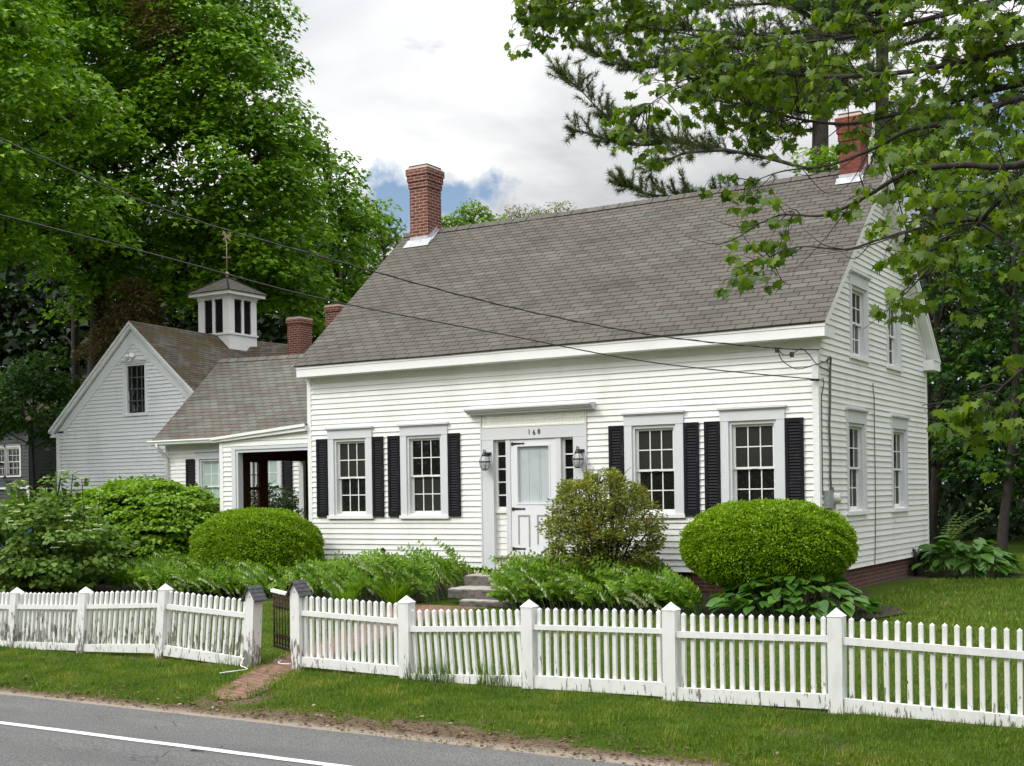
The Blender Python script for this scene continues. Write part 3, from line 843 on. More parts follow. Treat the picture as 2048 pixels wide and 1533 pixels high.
    for a, b in ((-5.969, -5.716), (-4.584, -4.331)):
        s = MB(T); s.box(a, a + .045, -.10, -.055, -.30, .968); s.box(b - .03, b, -.10, -.055, -.30, .968)
        s.box(a + .045, b - .03, -.10, -.056, .93, .968)
        s.box(a, b, -.10, -.03, -.345, -.29)
        for i in range(1, 5): z = .93 - 1.17 * i / 5 - .02; s.box(a + .045, b - .03, -.09, -.06, z - .011, z + .011)
        s.box(a + .045, b - .03, -.10, -.056, -.29, -.235)
        for i in range(7): s.poly([(a, -.062, -1.11 + i * .11), (b, -.062, -1.11 + i * .11), (b, -.075, -1.0 + i * .11), (a, -.075, -1.0 + i * .11)]); s.poly([(a, -.08, -1.11 + i * .11), (b, -.08, -1.11 + i * .11), (b, -.062, -1.11 + i * .11), (a, -.062, -1.11 + i * .11)])
        S = obj("sidelight", s, SASH, D)
        g = MB(T); g.box(a + .03, b - .02, -.085, -.08, -.26, .94); obj("pane", g, GLASS, D)
    for ch, x in (("1", -5.205), ("6", -5.105), ("8", -5.005)):
        fd = bpy.data.curves.new("house_number", 'FONT'); fd.body = ch; fd.size = .125; fd.extrude = .003; fd.align_x = 'CENTER'
        fo = bpy.data.objects.new("house_number", fd); COL.objects.link(fo)
        me = bpy.data.meshes.new_from_object(fo.evaluated_get(bpy.context.evaluated_depsgraph_get()))
        bpy.data.objects.remove(fo); bpy.data.curves.remove(fd)
        me.materials.clear(); me.materials.append(IRON)
        no = link("house_number", me, D); no.rotation_euler = (math.pi / 2, 0, 0); no.location = Vector((x, -.040, 1.045 + (-.012 if ch == "6" else 0))) - ORG[H.name]
    # storm door
    s = MB(T); z0, z1 = -1.108, .952
    s.box(-5.615, -5.475, -.05, .004, z0, z1); s.box(-4.83, -4.685, -.05, .004, z0, z1)
    s.box(-5.475, -4.83, -.05, .003, .835, z1); s.box(-5.475, -4.83, -.05, .003, z0, -.165)
    for q in ((-5.50, -5.475, -.165, .835), (-4.83, -4.805, -.165, .835)): s.box(q[0], q[1], .004, .012, q[2] - .03, q[3] + .03)
    s.box(-5.475, -4.83, .004, .012, .835, .865); s.box(-5.475, -4.83, .004, .012, -.195, -.165)
    DR = obj("door", s, DOORP, H)
    g = MB(T); g.box(-5.475, -4.83, -.05, -.045, -.165, .835)
    for x in (-5.27, -5.06, -5.03): g.box(x, x + .006, -.044, -.041, -.165, .835)
    obj("door_glass", g, DOORIN, DR)
    mold = paint("door_moulding_shading", (.30, .31, .33), (.38, .39, .40), .5, 6)  # grey puts the shading of the panel mouldings into their colour
    for a, b in ((-5.475, -5.235), (-5.085, -4.845)):
        q = MB(T); q.box(a, a + .022, .003, .014, -.90, -.38); q.box(b - .022, b, .003, .014, -.95, -.38); q.box(a + .022, b - .022, .003, .013, -.405, -.38)
        obj("panel_moulding", q, mold, DR)
    for z in (.885, -.275, -.985):
        q = MB(T)
        q.poly([(-5.585, .009, z - .024), (-5.585, .009, z + .024), (-5.36, .009, z + .012), (-5.36, .009, z - .012)])
        q.poly([(-5.36, .009, z - .026), (-5.36, .009, z + .026), (-5.315, .009, z)])
        q.box(-5.60, -5.56, .003, .016, z - .03, z + .03)
        obj("hinge", q, IRON, DR)
    q = MB(T); q.tube([(-4.74, .003, -.30), (-4.74, .05, -.30), (-4.78, .055, -.30)], .011, 6); obj("handle", q, IRON, DR)
    # carriage lamps either side of the door
    gl = glass_mat()
    for u in (-6.06, -4.16):
        y = -.175; z = .42
        L = MB()
        L.lathe([(.0, .0), (.055, .005), (.06, .03), (.05, .05)], (u, -.03, .70), 10)
        L.tube([(u, -.035, .70), (u, -.10, .72), (u, -.15, .78), (u, -.19, .795), (u, -.215, .765), (u, -.20, .735), (u, -.18, .745)], .009, 6)
        L.tube([(u, -.03, .70), (u, -.09, .665), (u, -.13, .68)], .011, 6)
        L.lathe([(.012, .33), (.035, .31), (.05, .275), (.052, .255)], (u, y, z), 12)
        L.lathe([(.098, .145), (.108, .152), (.104, .165), (.095, .168)], (u, y, z), 16)
        L.lathe([(.03, .0), (.045, .006), (.045, .02), (.02, .022)], (u, y, z), 10)
        for k in range(6):
            a = k * math.pi / 3 + .3
            cs, sn = math.cos(a), math.sin(a)
            L.tube([(u + .05 * cs, y + .05 * sn, z + .258), (u + .088 * cs, y + .088 * sn, z + .21), (u + .099 * cs, y + .099 * sn, z + .16), (u + .085 * cs, y + .085 * sn, z + .07), (u + .045 * cs, y + .045 * sn, z + .012)], .005, 5)
        L.tube([(u, y, z + .02), (u, y, z + .12)], .010, 6)
        wl = obj("wall_lantern", L, IRON, H)
        G = MB(); G.lathe([(.044, .012), (.08, .07), (.094, .15), (.084, .21), (.048, .258)], (u, y, z), 16); obj("lantern_glass", G, gl, wl)
    v = MB(); v.lathe([(.0, 0), (.05, .005), (.055, .02), (.05, .03)], (0, 0, 0), 12)
    vv = MB(); vv.v = [(-8.49 + p[0], -.012 - p[2] * .8, -1.045 + p[1]) for p in v.v]; vv.f = v.f; vv.uv = v.uv; vv.mi = v.mi; vv.sm = v.sm
    obj("round_vent", vv, IRON, H)
    # electric meter and its cable on the gable wall
    e = MB(); e.box(.015, .12, .16, .36, -.30, -.03)
    for i, (r, a, b) in enumerate(((.085, .10, .16), (.075, .16, .20))):
        pts = [(0.10 + k * .03, .50, -.14) for k in range(5)]
    e.box(.015, .07, .36, .62, -.32, -.02)
    M_ = obj("electric_meter", e, METER, H)
    e = MB(); e.tube([(.07, .50, -.15), (.11, .50, -.15), (.115, .50, -.15), (.17, .50, -.15), (.19, .50, -.15)], [.095, .095, .08, .08, .05], 14); obj("meter_dial", e, paint("meter_dial_cover", (.62, .62, .58), (.5, .5, .46), .3, 6), M_)
    e = MB(); e.tube([(.03, .40, 2.02), (.07, .44, 2.09), (.06, .50, 2.06), (.045, .51, 1.9), (.04, .50, 1.4), (.04, .44, 1.0), (.04, .49, .5), (.04, .455, .2), (.04, .49, 0.0), (.05, .49, -.05)], .019, 6)
    e.tube([(.05, .49, .03), (.05, .49, -.05)], .032, 8)
    obj("service_cable", e, CABLE_GREY, H)
    e = MB(); e.tube([(.03, 2.98, 1.85), (.035, 2.95, 1.75), (.03, 3.03, 1.62), (.03, 3.03, 0), (.03, 2.98, -.9), (.03, 2.93, -1.33)], .007, 5); obj("thin_wire", e, CABLE, H)
    e = MB(); e.tube([(.02, .09, 1.7), (.05, .12, 1.73), (.05, .17, 1.65), (.03, .10, 1.45), (.03, .09, .2), (.03, .10, -.1)], .008, 5); obj("thin_wire", e, CABLE, H)
    e = MB(); e.tube([(.03, 5.55, -1.2), (.06, 5.55, -1.2), (.07, 5.55, -1.3), (.07, 5.55, -1.7)], .035, 8); obj("fill_pipe", e, IRON, H)
    return H


def glass_mat():
    m, t, b = new_mat("clear_lamp_glass")
    b.inputs['Base Color'].default_value = (.75, .78, .76, 1); b.inputs['Roughness'].default_value = .06; b.inputs['Alpha'].default_value = .38
    return m


build_farmhouse()


# ------------------------------------------------------------------ side wing, entry porch, barn
def build_wing():
    W = thing("side_wing", "low white side wing with green and red flecked shingle roof between barn and farmhouse", "house wing", (-14.5, 6.2, -1.75))
    x0, x1, y0, y1 = -18.55, -10.32, 4.0, 8.4
    op = [(u - .47, u + .47, -.42, 1.1) for u in (-16.9, -15.18)]
    obj("wall", clapboards(T_front(y0), -1.7, 1.52, lambda z: (x0, x1), phase=.03, openings=op), SIDING, W)
    g = lambda z: (y0, y1) if z < 1.6 else (min(y0 + (z - 1.6) / .915, 6.19), max(y1 - (z - 1.6) / .915, 6.21))
    obj("wall", clapboards(T_left(x0), -1.7, 3.55, g), SIDING, W)
    obj("wall", clapboards(T_back(y1), -1.7, 1.52, lambda z: (x0, x1)), SIDING, W)
    c = MB(); c.box(x0 + .2, x1, y0 + .2, y1 - .2, -1.7, 1.5); obj("interior", c, simple("dark_interior_wing", (.01, .009, .008), .9), W)
    m = MB(); m.box(x0 - .02, x0 + .09, y0 - .022, y0, -1.7, 1.5); m.box(x0, x1, y0 - .02, y0, 1.36, 1.5); obj("corner_board", m, TRIM, W)
    for u in (-16.9, -15.18): make_window(T_front(y0), W, u, .56, -.45, .99, 1.2, casew=.10, grid=True, glass=CURTAIN)
    for a, b in ((-17.82, -17.52), (-14.57, -14.26)): make_shutter(T_front(y0), W, a, b, -.42, 1.0)
    r = MB()
    course_roof(r, (-18.75, 3.70, 1.50), (x1, 3.70, 1.50), (-18.75, 6.2, 3.785), (x1, 6.2, 3.785), .305, .135, .010, .07, 12)
    course_roof(r, (x1, 8.7, 1.50), (-18.75, 8.7, 1.50), (x1, 6.2, 3.785), (-18.75, 6.2, 3.785), .305, .135, .010, .07, 6)
    R = obj("roof", r, SHINGLE_GREEN, W)
    c = MB(); ridge_caps(c, (-18.75, 6.2, 3.80), (x1, 6.2, 3.80), .13, .07); obj("ridge_cap", c, SHINGLE_GREEN, R)
    m = MB(); P = [(3.72, 1.49), (6.2, 3.76), (6.2, 3.62), (3.72, 1.35)]
    m.prism(P, lambda p, q, a: (a, p, q), -18.73, -18.56); obj("rake_board", m, TRIM, W)
    m = MB(); prof = [(3.70, 1.49), (3.58, 1.49), (3.57, 1.46), (3.60, 1.42), (3.61, 1.385), (3.70, 1.385)]
    m.prism(prof, lambda p, q, a: (a, p, q), -18.82, -12.87); m.box(-18.6, -12.9, 3.70, 4.0, 1.375, 1.39)
    obj("gutter", m, GUTTER, W)
    m = MB(); m.tube([(-18.52, 3.64, 1.40), (-18.52, 3.66, 1.30), (-18.50, 3.86, 1.12), (-18.48, 3.93, 1.0), (-18.48, 3.94, -1.6)], .048, 8); obj("downspout", m, GUTTER, W)


def build_porch():
    P = thing("entry_porch", "white lean-to entry porch with dark brown wooden interior between side wing and farmhouse", "porch", (-11.5, 1.2, -1.75))
    T = T_front(0.0)
    top = lambda x: 1.160 + (x + 12.715) * .0605
    xr = lambda z: (-12.70, -10.325) if z < 1.16 else (min(-12.70 + (z - 1.16) / .0605, -10.33), -10.325)
    obj("wall", clapboards(T, -1.7, 1.31, xr, phase=.04, openings=[(-12.3, -10.2, -1.75, 1.03)]), SIDING, P)
    m = MB(T); m.box(-12.72, -12.62, -.05, .022, -1.7, 1.14); obj("corner_board", m, TRIM, P)
    m = MB(T); m.box(-12.375, -12.265, -.12, .028, -1.7, 1.04); m.box(-12.265, -10.325, -.12, .030, .985, 1.045); m.box(-12.265, -12.215, -.14, .008, -1.7, .984); m.box(-12.215, -10.325, -.14, .008, .925, .984)
    obj("doorway_casing", m, TRIMG, P)
    m = MB()
    pr = [(-12.87, 1.150), (-10.323, 1.305), (-10.323, 1.405), (-12.87, 1.215)]
    m.prism(pr, lambda p, q, a: (p, a, q), -.085, -.012)
    m.prism([(-12.88, 1.195), (-10.323, 1.385), (-10.323, 1.445), (-12.88, 1.250)], lambda p, q, a: (p, a, q), -.12, -.086)
    obj("rake_board", m, TRIM, P)
    m = MB(); m.prism([(-12.88, 1.215), (-10.323, 1.405), (-10.323, 1.445), (-12.88, 1.252)], lambda p, q, a: (p, a, q), -.085, 3.9); obj("roof", m, LEDGE, P)
    m = MB(); m.box(-12.60, -10.33, .12, 2.5, 1.02, 1.05); m.box(-12.64, -12.56, .14, 2.5, .79, 1.02)
    obj("ceiling", m, WOOD_DK, P)
    m = MB(); m.box(-12.6, -10.34, 2.5, 2.56, -1.6, 1.02)
    for i in range(14): m.box(-12.6 + i * .163, -12.58 + i * .163, 2.485, 2.5, -1.6, 1.0)
    obj("back_wall", m, WOOD_DK, P)
    for a, b in ((.05, .72), (1.03, 1.27)):
        m = MB(); m.box(-12.66, -12.56, a, b, -1.6, .79); obj("post", m, WOOD_DK, P)
    m = MB(); m.box(-12.68, -12.55, 2.40, 2.485, -1.6, .80); obj("trim_board", m, TRIM, P)
    s = MB(T_left(-12.6))
    s.box(.72, 1.03, -.02, .02, -.62, -.55); s.box(.72, .745, -.02, .02, -.55, .79); s.box(1.005, 1.03, -.02, .02, -.55, .79); s.box(.745, 1.005, -.02, .02, .16, .22); s.box(.745, 1.005, -.02, .02, .75, .79)
    s.box(.868, .882, -.015, .015, -.55, .16); s.box(.868, .882, -.015, .015, .22, .75)
    for z in (-.2, .48): s.box(.745, .868, -.015, .015, z - .008, z + .008); s.box(.882, 1.005, -.015, .015, z - .008, z + .008)
    obj("side_window", s, WOOD_DK, P)
    m = MB(); m.box(-12.7, -10.33, .02, 2.5, -1.85, -1.45); obj("floor", m, STONE, P)
    m = MB(); m.box(-12.68, -12.58, .72, 2.40, -1.5, -.63); obj("low_wall", m, SIDING, P)


def build_barn():
    B = thing("barn", "white gabled barn with mossy roof, louvered cupola and small dark loft window", "barn", (-21.95, 9.5, -1.75))
    y0, y1, xl, xr_, xa, zE, zA = 6.0, 15.0, -25.30, -18.60, -21.95, 2.09, 5.09
    k = (zA - zE) / (xa + 25.47)
    g = lambda z: (xl, xr_) if z < 2.05 else (min(xl + (z - 2.05) / k, xa - .01), max(xr_ - (z - 2.05) / k, xa + .01))
    obj("wall", clapboards(T_front(y0), -1.75, 4.92, g, course=.108, lip=.03, openings=[(-22.30, -21.48, 2.42, 3.88)]), BARN_SIDING, B)
    obj("wall", clapboards(T_left(xl), -1.75, 2.1, lambda z: (y0, y1), course=.108, lip=.03), BARN_SIDING, B)
    obj("wall", clapboards(T_right(xr_), -1.75, 2.1, lambda z: (y0, y1), course=.108, lip=.03), BARN_SIDING, B)
    obj("wall", clapboards(T_back(y1), -1.75, 4.9, g, course=.108, lip=.03), BARN_SIDING, B)
    c = MB(); c.box(xl + .2, xr_ - .2, y0 + .22, y1 - .2, -1.7, 2.0); c.box(-22.8, -21.1, y0 + .22, y0 + 2, 2, 4.0); obj("interior", c, simple("dark_interior_barn", (.006, .006, .006), .9), B)
    T = T_front(y0)
    m = MB(T); m.box(xl - .02, xl + .16, -.02, .03, -1.75, 2.0); m.box(xl + .0, xl + .45, -.02, .035, 2.0, 2.06); obj("corner_board", m, BARN_SIDING, B)
    for sg in (1, -1):
        X = lambda x: x if sg > 0 else 2 * xa - x
        m = MB()
        m.prism([(X(-25.47), zE - .01), (X(xa), zA - .01), (X(xa), zA - .20), (X(-25.47), zE - .20)], lambda p, q, a: (p, a, q), 5.86, 5.95)
        m.prism([(X(-25.49), zE), (X(xa), zA), (X(xa), zA - .09), (X(-25.49), zE - .09)], lambda p, q, a: (p, a, q), 5.82, 5.859)
        m.prism([(X(-25.3), zE - .06), (X(xa), zA - .21), (X(xa), zA - .62), (X(-25.02), zE - .10)], lambda p, q, a: (p, a, q), 5.965, 6.0)
        m.prism([(X(-25.47), zE - .21), (X(-25.47), zE - .11), (X(-25.30), zE - .11), (X(-25.30), zE - .21)], lambda p, q, a: (p, a, q), 5.86, 6.2)
        obj("rake_board", m, BARN_SIDING, B)
    W = make_window(T, B, -21.89, .50, 2.38, 3.88, 3.96, casew=.09, cmat=BARN_SIDING, headcap=.03, grid=False, smat=IRON)
    q = MB(T)
    for x in (-22.09, -21.89 + .02, -21.68): q.box(x - .012, x + .012, -.05, -.03, 2.5, 3.82)
    for z in (2.82, 3.16, 3.49): q.box(-22.24, -21.54, -.052, -.034, z - .013, z + .013)
    obj("old_muntins", q, paint("flaking_muntin", (.16, .165, .17), (.04, .04, .04), .8, 30, .4, .6), W)
    r = MB()
    course_roof(r, (-18.43, 15.2, zE), (-18.43, 5.82, zE), (xa, 15.2, zA + .02), (xa, 5.82, zA + .02), .25, .12, .010, .09, 10)
    course_roof(r, (-25.47, 5.82, zE), (-25.47, 15.2, zE), (xa, 5.82, zA + .02), (xa, 15.2, zA + .02), .25, .12, .010, .09, 6)
    # cross wing behind the ridge
    course_roof(r, (-21.5, 7.7, 2.35), (-14.0, 7.7, 2.35), (-21.5, 10.2, 4.72), (-14.0, 10.2, 4.35), .25, .12, .010, .05, 8)
    course_roof(r, (-14.0, 12.7, 2.35), (-21.5, 12.7, 2.35), (-14.0, 10.2, 4.35), (-21.5, 10.2, 4.72), .25, .12, .010, .05, 4)
    obj("roof", r, SHINGLE_MOSS, B)
    m = MB(); m.box(-18.6, -14.2, 8.5, 12.4, -1.75, 2.4); m.prism([(8.2, 2.4), (12.3, 2.4), (10.2, 4.25)], lambda p, q, a: (a, p, q), -14.3, -14.2); obj("rear_wing_wall", m, BARN_SIDING, B)
    make_chimney(B, -19.56, -19.06, 9.85, 10.4, 4.1, 5.42, BRICK, 1, True, .03)
    make_chimney(B, -18.07, -17.57, 9.85, 10.4, 4.0, 5.66, BRICK, 1, True, .03)
    # cupola
    cx0, cx1, cy0, cy1 = -22.70, -21.40, 9.28, 10.50
    m = MB()
    m.box(cx0, cx1, cy0, cy1, 4.0, 5.02)
    m.box(cx0 - .035, cx1 + .035, cy0 - .035, cy1 + .035, 5.02, 5.075)
    m.box(cx0 - .02, cx1 + .02, cy0 - .02, cy1 + .02, 6.13, 6.24)
    m.box(cx0 - .20, cx1 + .20, cy0 - .20, cy1 + .20, 6.24, 6.345)
    m.box(cx0 + .12, cx1 - .12, cy0 + .12, cy1 - .12, 5.075, 6.13)
    for (a, b) in ((0, .20), (.46, .54), (.80, 1.0)):
        u0, u1 = cx0 + (cx1 - cx0) * a, cx0 + (cx1 - cx0) * b
        v0, v1 = cy0 + (cy1 - cy0) * a, cy0 + (cy1 - cy0) * b
        m.box(u0, u1, cy0, cy0 + .05, 5.075, 6.13); m.box(u0, u1, cy1 - .05, cy1, 5.075, 6.13)
        m.box(cx0, cx0 + .05, max(v0, cy0 + .051), min(v1, cy1 - .051), 5.075, 6.13); m.box(cx1 - .05, cx1, max(v0, cy0 + .051), min(v1, cy1 - .051), 5.075, 6.13)
    C = obj("cupola", m, TRIM, B)
    dark = simple("dark_louver", (.009, .008, .012), .7)
    for T_, base, w in ((T_front(cy0), cx0, cx1 - cx0), (T_right(cx1), cy0, cy1 - cy0), (T_left(cx0), cy0, cy1 - cy0), (T_back(cy1), cx0, cx1 - cx0)):
        for a, b in ((.20, .46), (.54, .80)):
            l = MB(T_); u0, u1 = base + w * a, base + w * b
            l.box(u0, u1, -.10, -.075, 5.12, 6.10)
            for i in range(20):
                z = 5.12 + i * .049
                l.poly([(u0, -.02, z), (u1, -.02, z), (u1, -.075, z + .042), (u0, -.075, z + .042)])
            l.box(u0, u1, -.03, -.012, 6.07, 6.12)
            obj("louver", l, dark, C)
    r = MB(); ex, ey = .25, .25; ap = ((cx0 + cx1) / 2, (cy0 + cy1) / 2, 6.90)
    cs = [(cx0 - ex, cy0 - ey), (cx1 + ex, cy0 - ey), (cx1 + ex, cy1 + ey), (cx0 - ex, cy1 + ey)]
    for i in range(4):
        (ax, ay), (bx, by) = cs[i], cs[(i + 1) % 4]
        course_roof(r, (ax, ay, 6.35), (bx, by, 6.35), ap, ap, .3, .13, .01, 0, 2)
    for (x, y) in cs: r.tube([(x, y, 6.36), (ap[0], ap[1], 6.915)], .025, 5)
    obj("cupola_roof", r, SHINGLE, C)
    v = MB(); gold = paint("weathered_gilding", (.34, .26, .17), (.20, .19, .17), .5, 20)
    v.lathe([(.05, 0), (.03, .04), (.06, .08), (.075, .12), (.05, .16), (.02, .18)], ap, 10)
    v.tube([(ap[0], ap[1], 6.9), (ap[0], ap[1], 8.05)], .014, 6)
    v.tube([(ap[0] - .18, ap[1], 7.52), (ap[0] + .18, ap[1], 7.52)], .010, 5); v.tube([(ap[0], ap[1] - .18, 7.52), (ap[0], ap[1] + .18, 7.52)], .010, 5)
    horse = [(-.16, .20), (-.17, .28), (-.12, .33), (-.07, .30), (-.04, .22), (.10, .21), (.17, .24), (.19, .12), (.14, .14), (.13, .08), (.17, .0), (.13, .0), (.09, .08), (.0, .10), (-.02, .0), (-.06, .0), (-.05, .10), (-.14, .03), (-.16, .06), (-.08, .14), (-.09, .22), (-.13, .22)]
    v.prism(horse, lambda p, q, a: (ap[0] + p, ap[1] + a, 8.03 + q), -.012, .012)
    obj("weathervane", v, gold, B)
    f = MB(T); f.box(-22.10, -21.98, .0, .05, 4.0, 4.12)
    f.tube([(-22.07, .05, 4.08), (-22.16, .12, 4.10)], [.03, .075], 10); f.tube([(-22.0, .05, 4.08), (-21.90, .12, 4.12)], [.03, .075], 10); f.tube([(-22.04, .03, 4.0), (-22.10, .09, 3.93)], .03, 6)
    obj("flood_lamp", f, paint("lamp_housing_white", (.8, .8, .78), (.7, .7, .7), .3, 10), B)


build_wing(); build_porch(); build_barn()


def build_neighbour():
    N = thing("neighbour_house", "dark grey house with white-framed window half hidden in the shade of trees, far left", "house", (-46, 21, -1.75))
    dk = paint("dark_grey_siding", (.075, .078, .082), (.05, .052, .055), .7, 2)
    T = T_front(16.5)
    obj("wall", clapboards(T, -1.8, 3.3, lambda z: (-53, -40.3), course=.15, openings=[(-42.9, -40.9, 1.15, 2.35)]), dk, N)
    obj("wall", clapboards(T_right(-40.3), -1.8, 3.3, lambda z: (16.5, 26), course=.15), dk, N)
    m = MB(); m.box(-52.8, -40.5, 16.8, 25.8, -1.8, 3.2); obj("interior", m, IRON, N)
    m = MB(T); m.box(-40.44, -40.28, 0, .03, -1.8, .65); m.box(-47, -40.3, 0, .10, .52, .60); obj("trim_board", m, TRIM, N)
    for u in (-42.35, -41.35): make_window(T, N, u, .55, 1.05, 2.35, 2.45, casew=.08, cmat=TRIM, headcap=.03)
    r = MB(); course_roof(r, (-53.3, 16.1, 3.3), (-40, 16.1, 3.3), (-53.3, 21.2, 6.2), (-40, 21.2, 6.2), .3, .2); course_roof(r, (-40, 26.3, 3.3), (-53.3, 26.3, 3.3), (-40, 21.2, 6.2), (-53.3, 21.2, 6.2), .3, .2)
    obj("roof", r, SHINGLE_MOSS, N)
    m = MB(); m.prism([(16.5, 3.3), (26, 3.3), (21.2, 6.1)], lambda p, q, a: (a, p, q), -40.4, -40.3); obj("gable", m, dk, N)


build_neighbour()


def build_car():
    g = -1.86; y0, y1 = -2.4, -.75; x0 = -19.6
    K = thing("parked_car", "blue car parked behind the flowering shrub at far left, mostly hidden", "car", (x0 + 2.1, -1.6, g))
    blue = simple("blue_car_paint", (.012, .045, .20), .25, .3)
    prof = [(0, .30), (0, .62), (.12, .78), (.95, .86), (1.55, 1.36), (2.75, 1.40), (3.55, .98), (4.2, .90), (4.3, .60), (4.28, .30)]
    m = MB(); m.prism([(x0 + p, g + q) for p, q in prof], lambda p, q, a: (p, a, q), y0, y1); B = obj("body", m, blue, K)
    m = MB()
    for yy in (y0 - .006, y1 + .006):
        m.poly([(x0 + 1.12, yy, g + .90), (x0 + 2.0, yy, g + .93), (x0 + 2.0, yy, g + 1.32), (x0 + 1.6, yy, g + 1.30)]); m.poly([(x0 + 2.08, yy, g + .93), (x0 + 3.2, yy, g + .96), (x0 + 2.75, yy, g + 1.33), (x0 + 2.08, yy, g + 1.32)])
    obj("car_window", m, GLASS, K)
    for wx in (.8, 3.45):
        for yy in (y0 + .02, y1 - .02):
            w = MB(); w.tube([(x0 + wx, yy - .11, g + .32), (x0 + wx, yy + .11, g + .32)], .32, 18, True, False); W = obj("wheel", w, IRON, K)
            w = MB(); w.tube([(x0 + wx, yy - .12, g + .32), (x0 + wx, yy + .12, g + .32)], .2, 14, True, False); obj("rim", w, METER, W)
    m = MB(); m.box(x0 - .05, x0, y0 + .05, y1 - .05, g + .32, g + .5); m.box(x0 + 4.28, x0 + 4.34, y0 + .05, y1 - .05, g + .32, g + .5); obj("bumper", m, METER, K)


build_car()

# ------------------------------------------------------------------ granite steps, fences, gate, cables
def build_steps():
    def slab(x0, x1, y0, y1, z0, z1, label, seed):
        rs = random.Random(seed); m = MB(); nx, ny = 14, 6
        o = thing("stone_step", label, "step", ((x0 + x1) / 2, (y0 + y1) / 2, z0), "granite steps to the front door")
        j = [[rs.uniform(-.006, .006) for _ in range(nx + 1)] for _ in range(4)]
        top = [[(x0 + (x1 - x0) * i / nx, y0 + (y1 - y0) * k / ny + (j[0][i] if k == 0 else 0), z1 + (rs.uniform(-.004, .004)) - (.012 if k == 0 else 0)) for i in range(nx + 1)] for k in range(ny + 1)]
        for k in range(ny):
            for i in range(nx): m.poly([top[k][i], top[k][i + 1], top[k + 1][i + 1], top[k + 1][i]])
        t = obj("tread", m, CAPST, o)
        m = MB()
        for i in range(nx):
            a, b = top[0][i], top[0][i + 1]
            m.poly([(a[0], a[1] - .008 + j[1][i], z0), (b[0], b[1] - .008 + j[1][i + 1], z0), (b[0], b[1] - .014 + j[2][i + 1], z1 - .03), (a[0], a[1] - .014 + j[2][i], z1 - .03)])
            m.poly([(a[0], a[1] - .014 + j[2][i], z1 - .03), (b[0], b[1] - .014 + j[2][i + 1], z1 - .03), b, a])
        for k in range(ny):
            for x, i in ((x0, 0), (x1, nx)):
                a, b = top[k][i], top[k + 1][i]; m.poly([(x, a[1], z0), (x, b[1], z0), b, a])
        obj("riser", m, STONE, o)
    slab(-5.70, -4.35, -1.40, -.06, -1.54, -1.366, "grey granite slab step directly under the front door", 1)
    slab(-5.62, -4.2, -2.03, -1.30, -1.705, -1.542, "middle granite step, dark front face, second up from the brick path", 2)
    slab(-5.25, -4.15, -2.24, -1.90, -1.86, -1.706, "low granite bottom step rising from the brick path", 3)


build_steps()

FY = -7.85


def fence_post(parent, xt, xb, zpk, zb, w=.13, mat=None):
    m = MB(); h = w / 2; zt = zpk - .078
    y0, y1 = FY - .07, FY + .07
    m.hexa([(xb - h, y0, zb - .15), (xb + h, y0, zb - .15), (xb + h, y1, zb - .15), (xb - h, y1, zb - .15)], [(xt - h, y0, zt), (xt + h, y0, zt), (xt + h, y1, zt), (xt - h, y1, zt)])
    p = obj("post", m, mat, parent)
    c = MB(); e = .007
    b = [(xt - h - e, y0 - e, zt), (xt + h + e, y0 - e, zt), (xt + h + e, y1 + e, zt), (xt - h - e, y1 + e, zt)]
    c.poly(b[::-1])
    for i in range(4): c.poly([b[i], b[(i + 1) % 4], (xt, FY, zpk)])
    obj("post_cap", c, PEEL_LESS, p)
    return p


def gate_post(parent, xt, xb, zs, za, zb):
    m = MB(); h = .069; y0, y1 = FY - .075, FY + .085
    sh = lambda z: xb + (xt - xb) * (z - zb) / (zs - zb)
    m.hexa([(xb - h, y0, zb - .15), (xb + h, y0, zb - .15), (xb + h, y1, zb - .15), (xb - h, y1, zb - .15)], [(xt - h, y0, zs), (xt + h, y0, zs), (xt + h, y1, zs), (xt - h, y1, zs)])
    m.prism([(xt - h, zs), (xt + h, zs), (xt, za - .02)], lambda p, q, a: (p, a, q), y0, y1)
    p = obj("gate_post", m, PEEL, parent)
    r = MB(); k = (za - zs) / h
    for sg in (-1, 1):
        for i in range(4):
            t0, t1 = i / 4, (i + 1) / 4
            x0, x1 = xt + sg * (h + .045) * t0, xt + sg * (h + .045) * t1
            z0, z1 = za - (h + .045) * k * t0 + .004, za - (h + .045) * k * t1 + .012
            r.hexa([(x0, y0 - .035, z0 - .014), (x1, y0 - .035, z1 - .020), (x1, y1 + .035, z1 - .020), (x0, y1 + .035, z0 - .014)],
                   [(x0, y0 - .035, z0), (x1, y0 - .035, z1), (x1, y1 + .035, z1), (x0, y1 + .035, z0)])
    obj("post_roof", r, SLATE, p)
    d = MB(); d.tube([(xt, y0 - .002, zs - .02), (xt, y0 + .01, zs - .02)], .009, 8); obj("nail_hole", d, IRON, p)


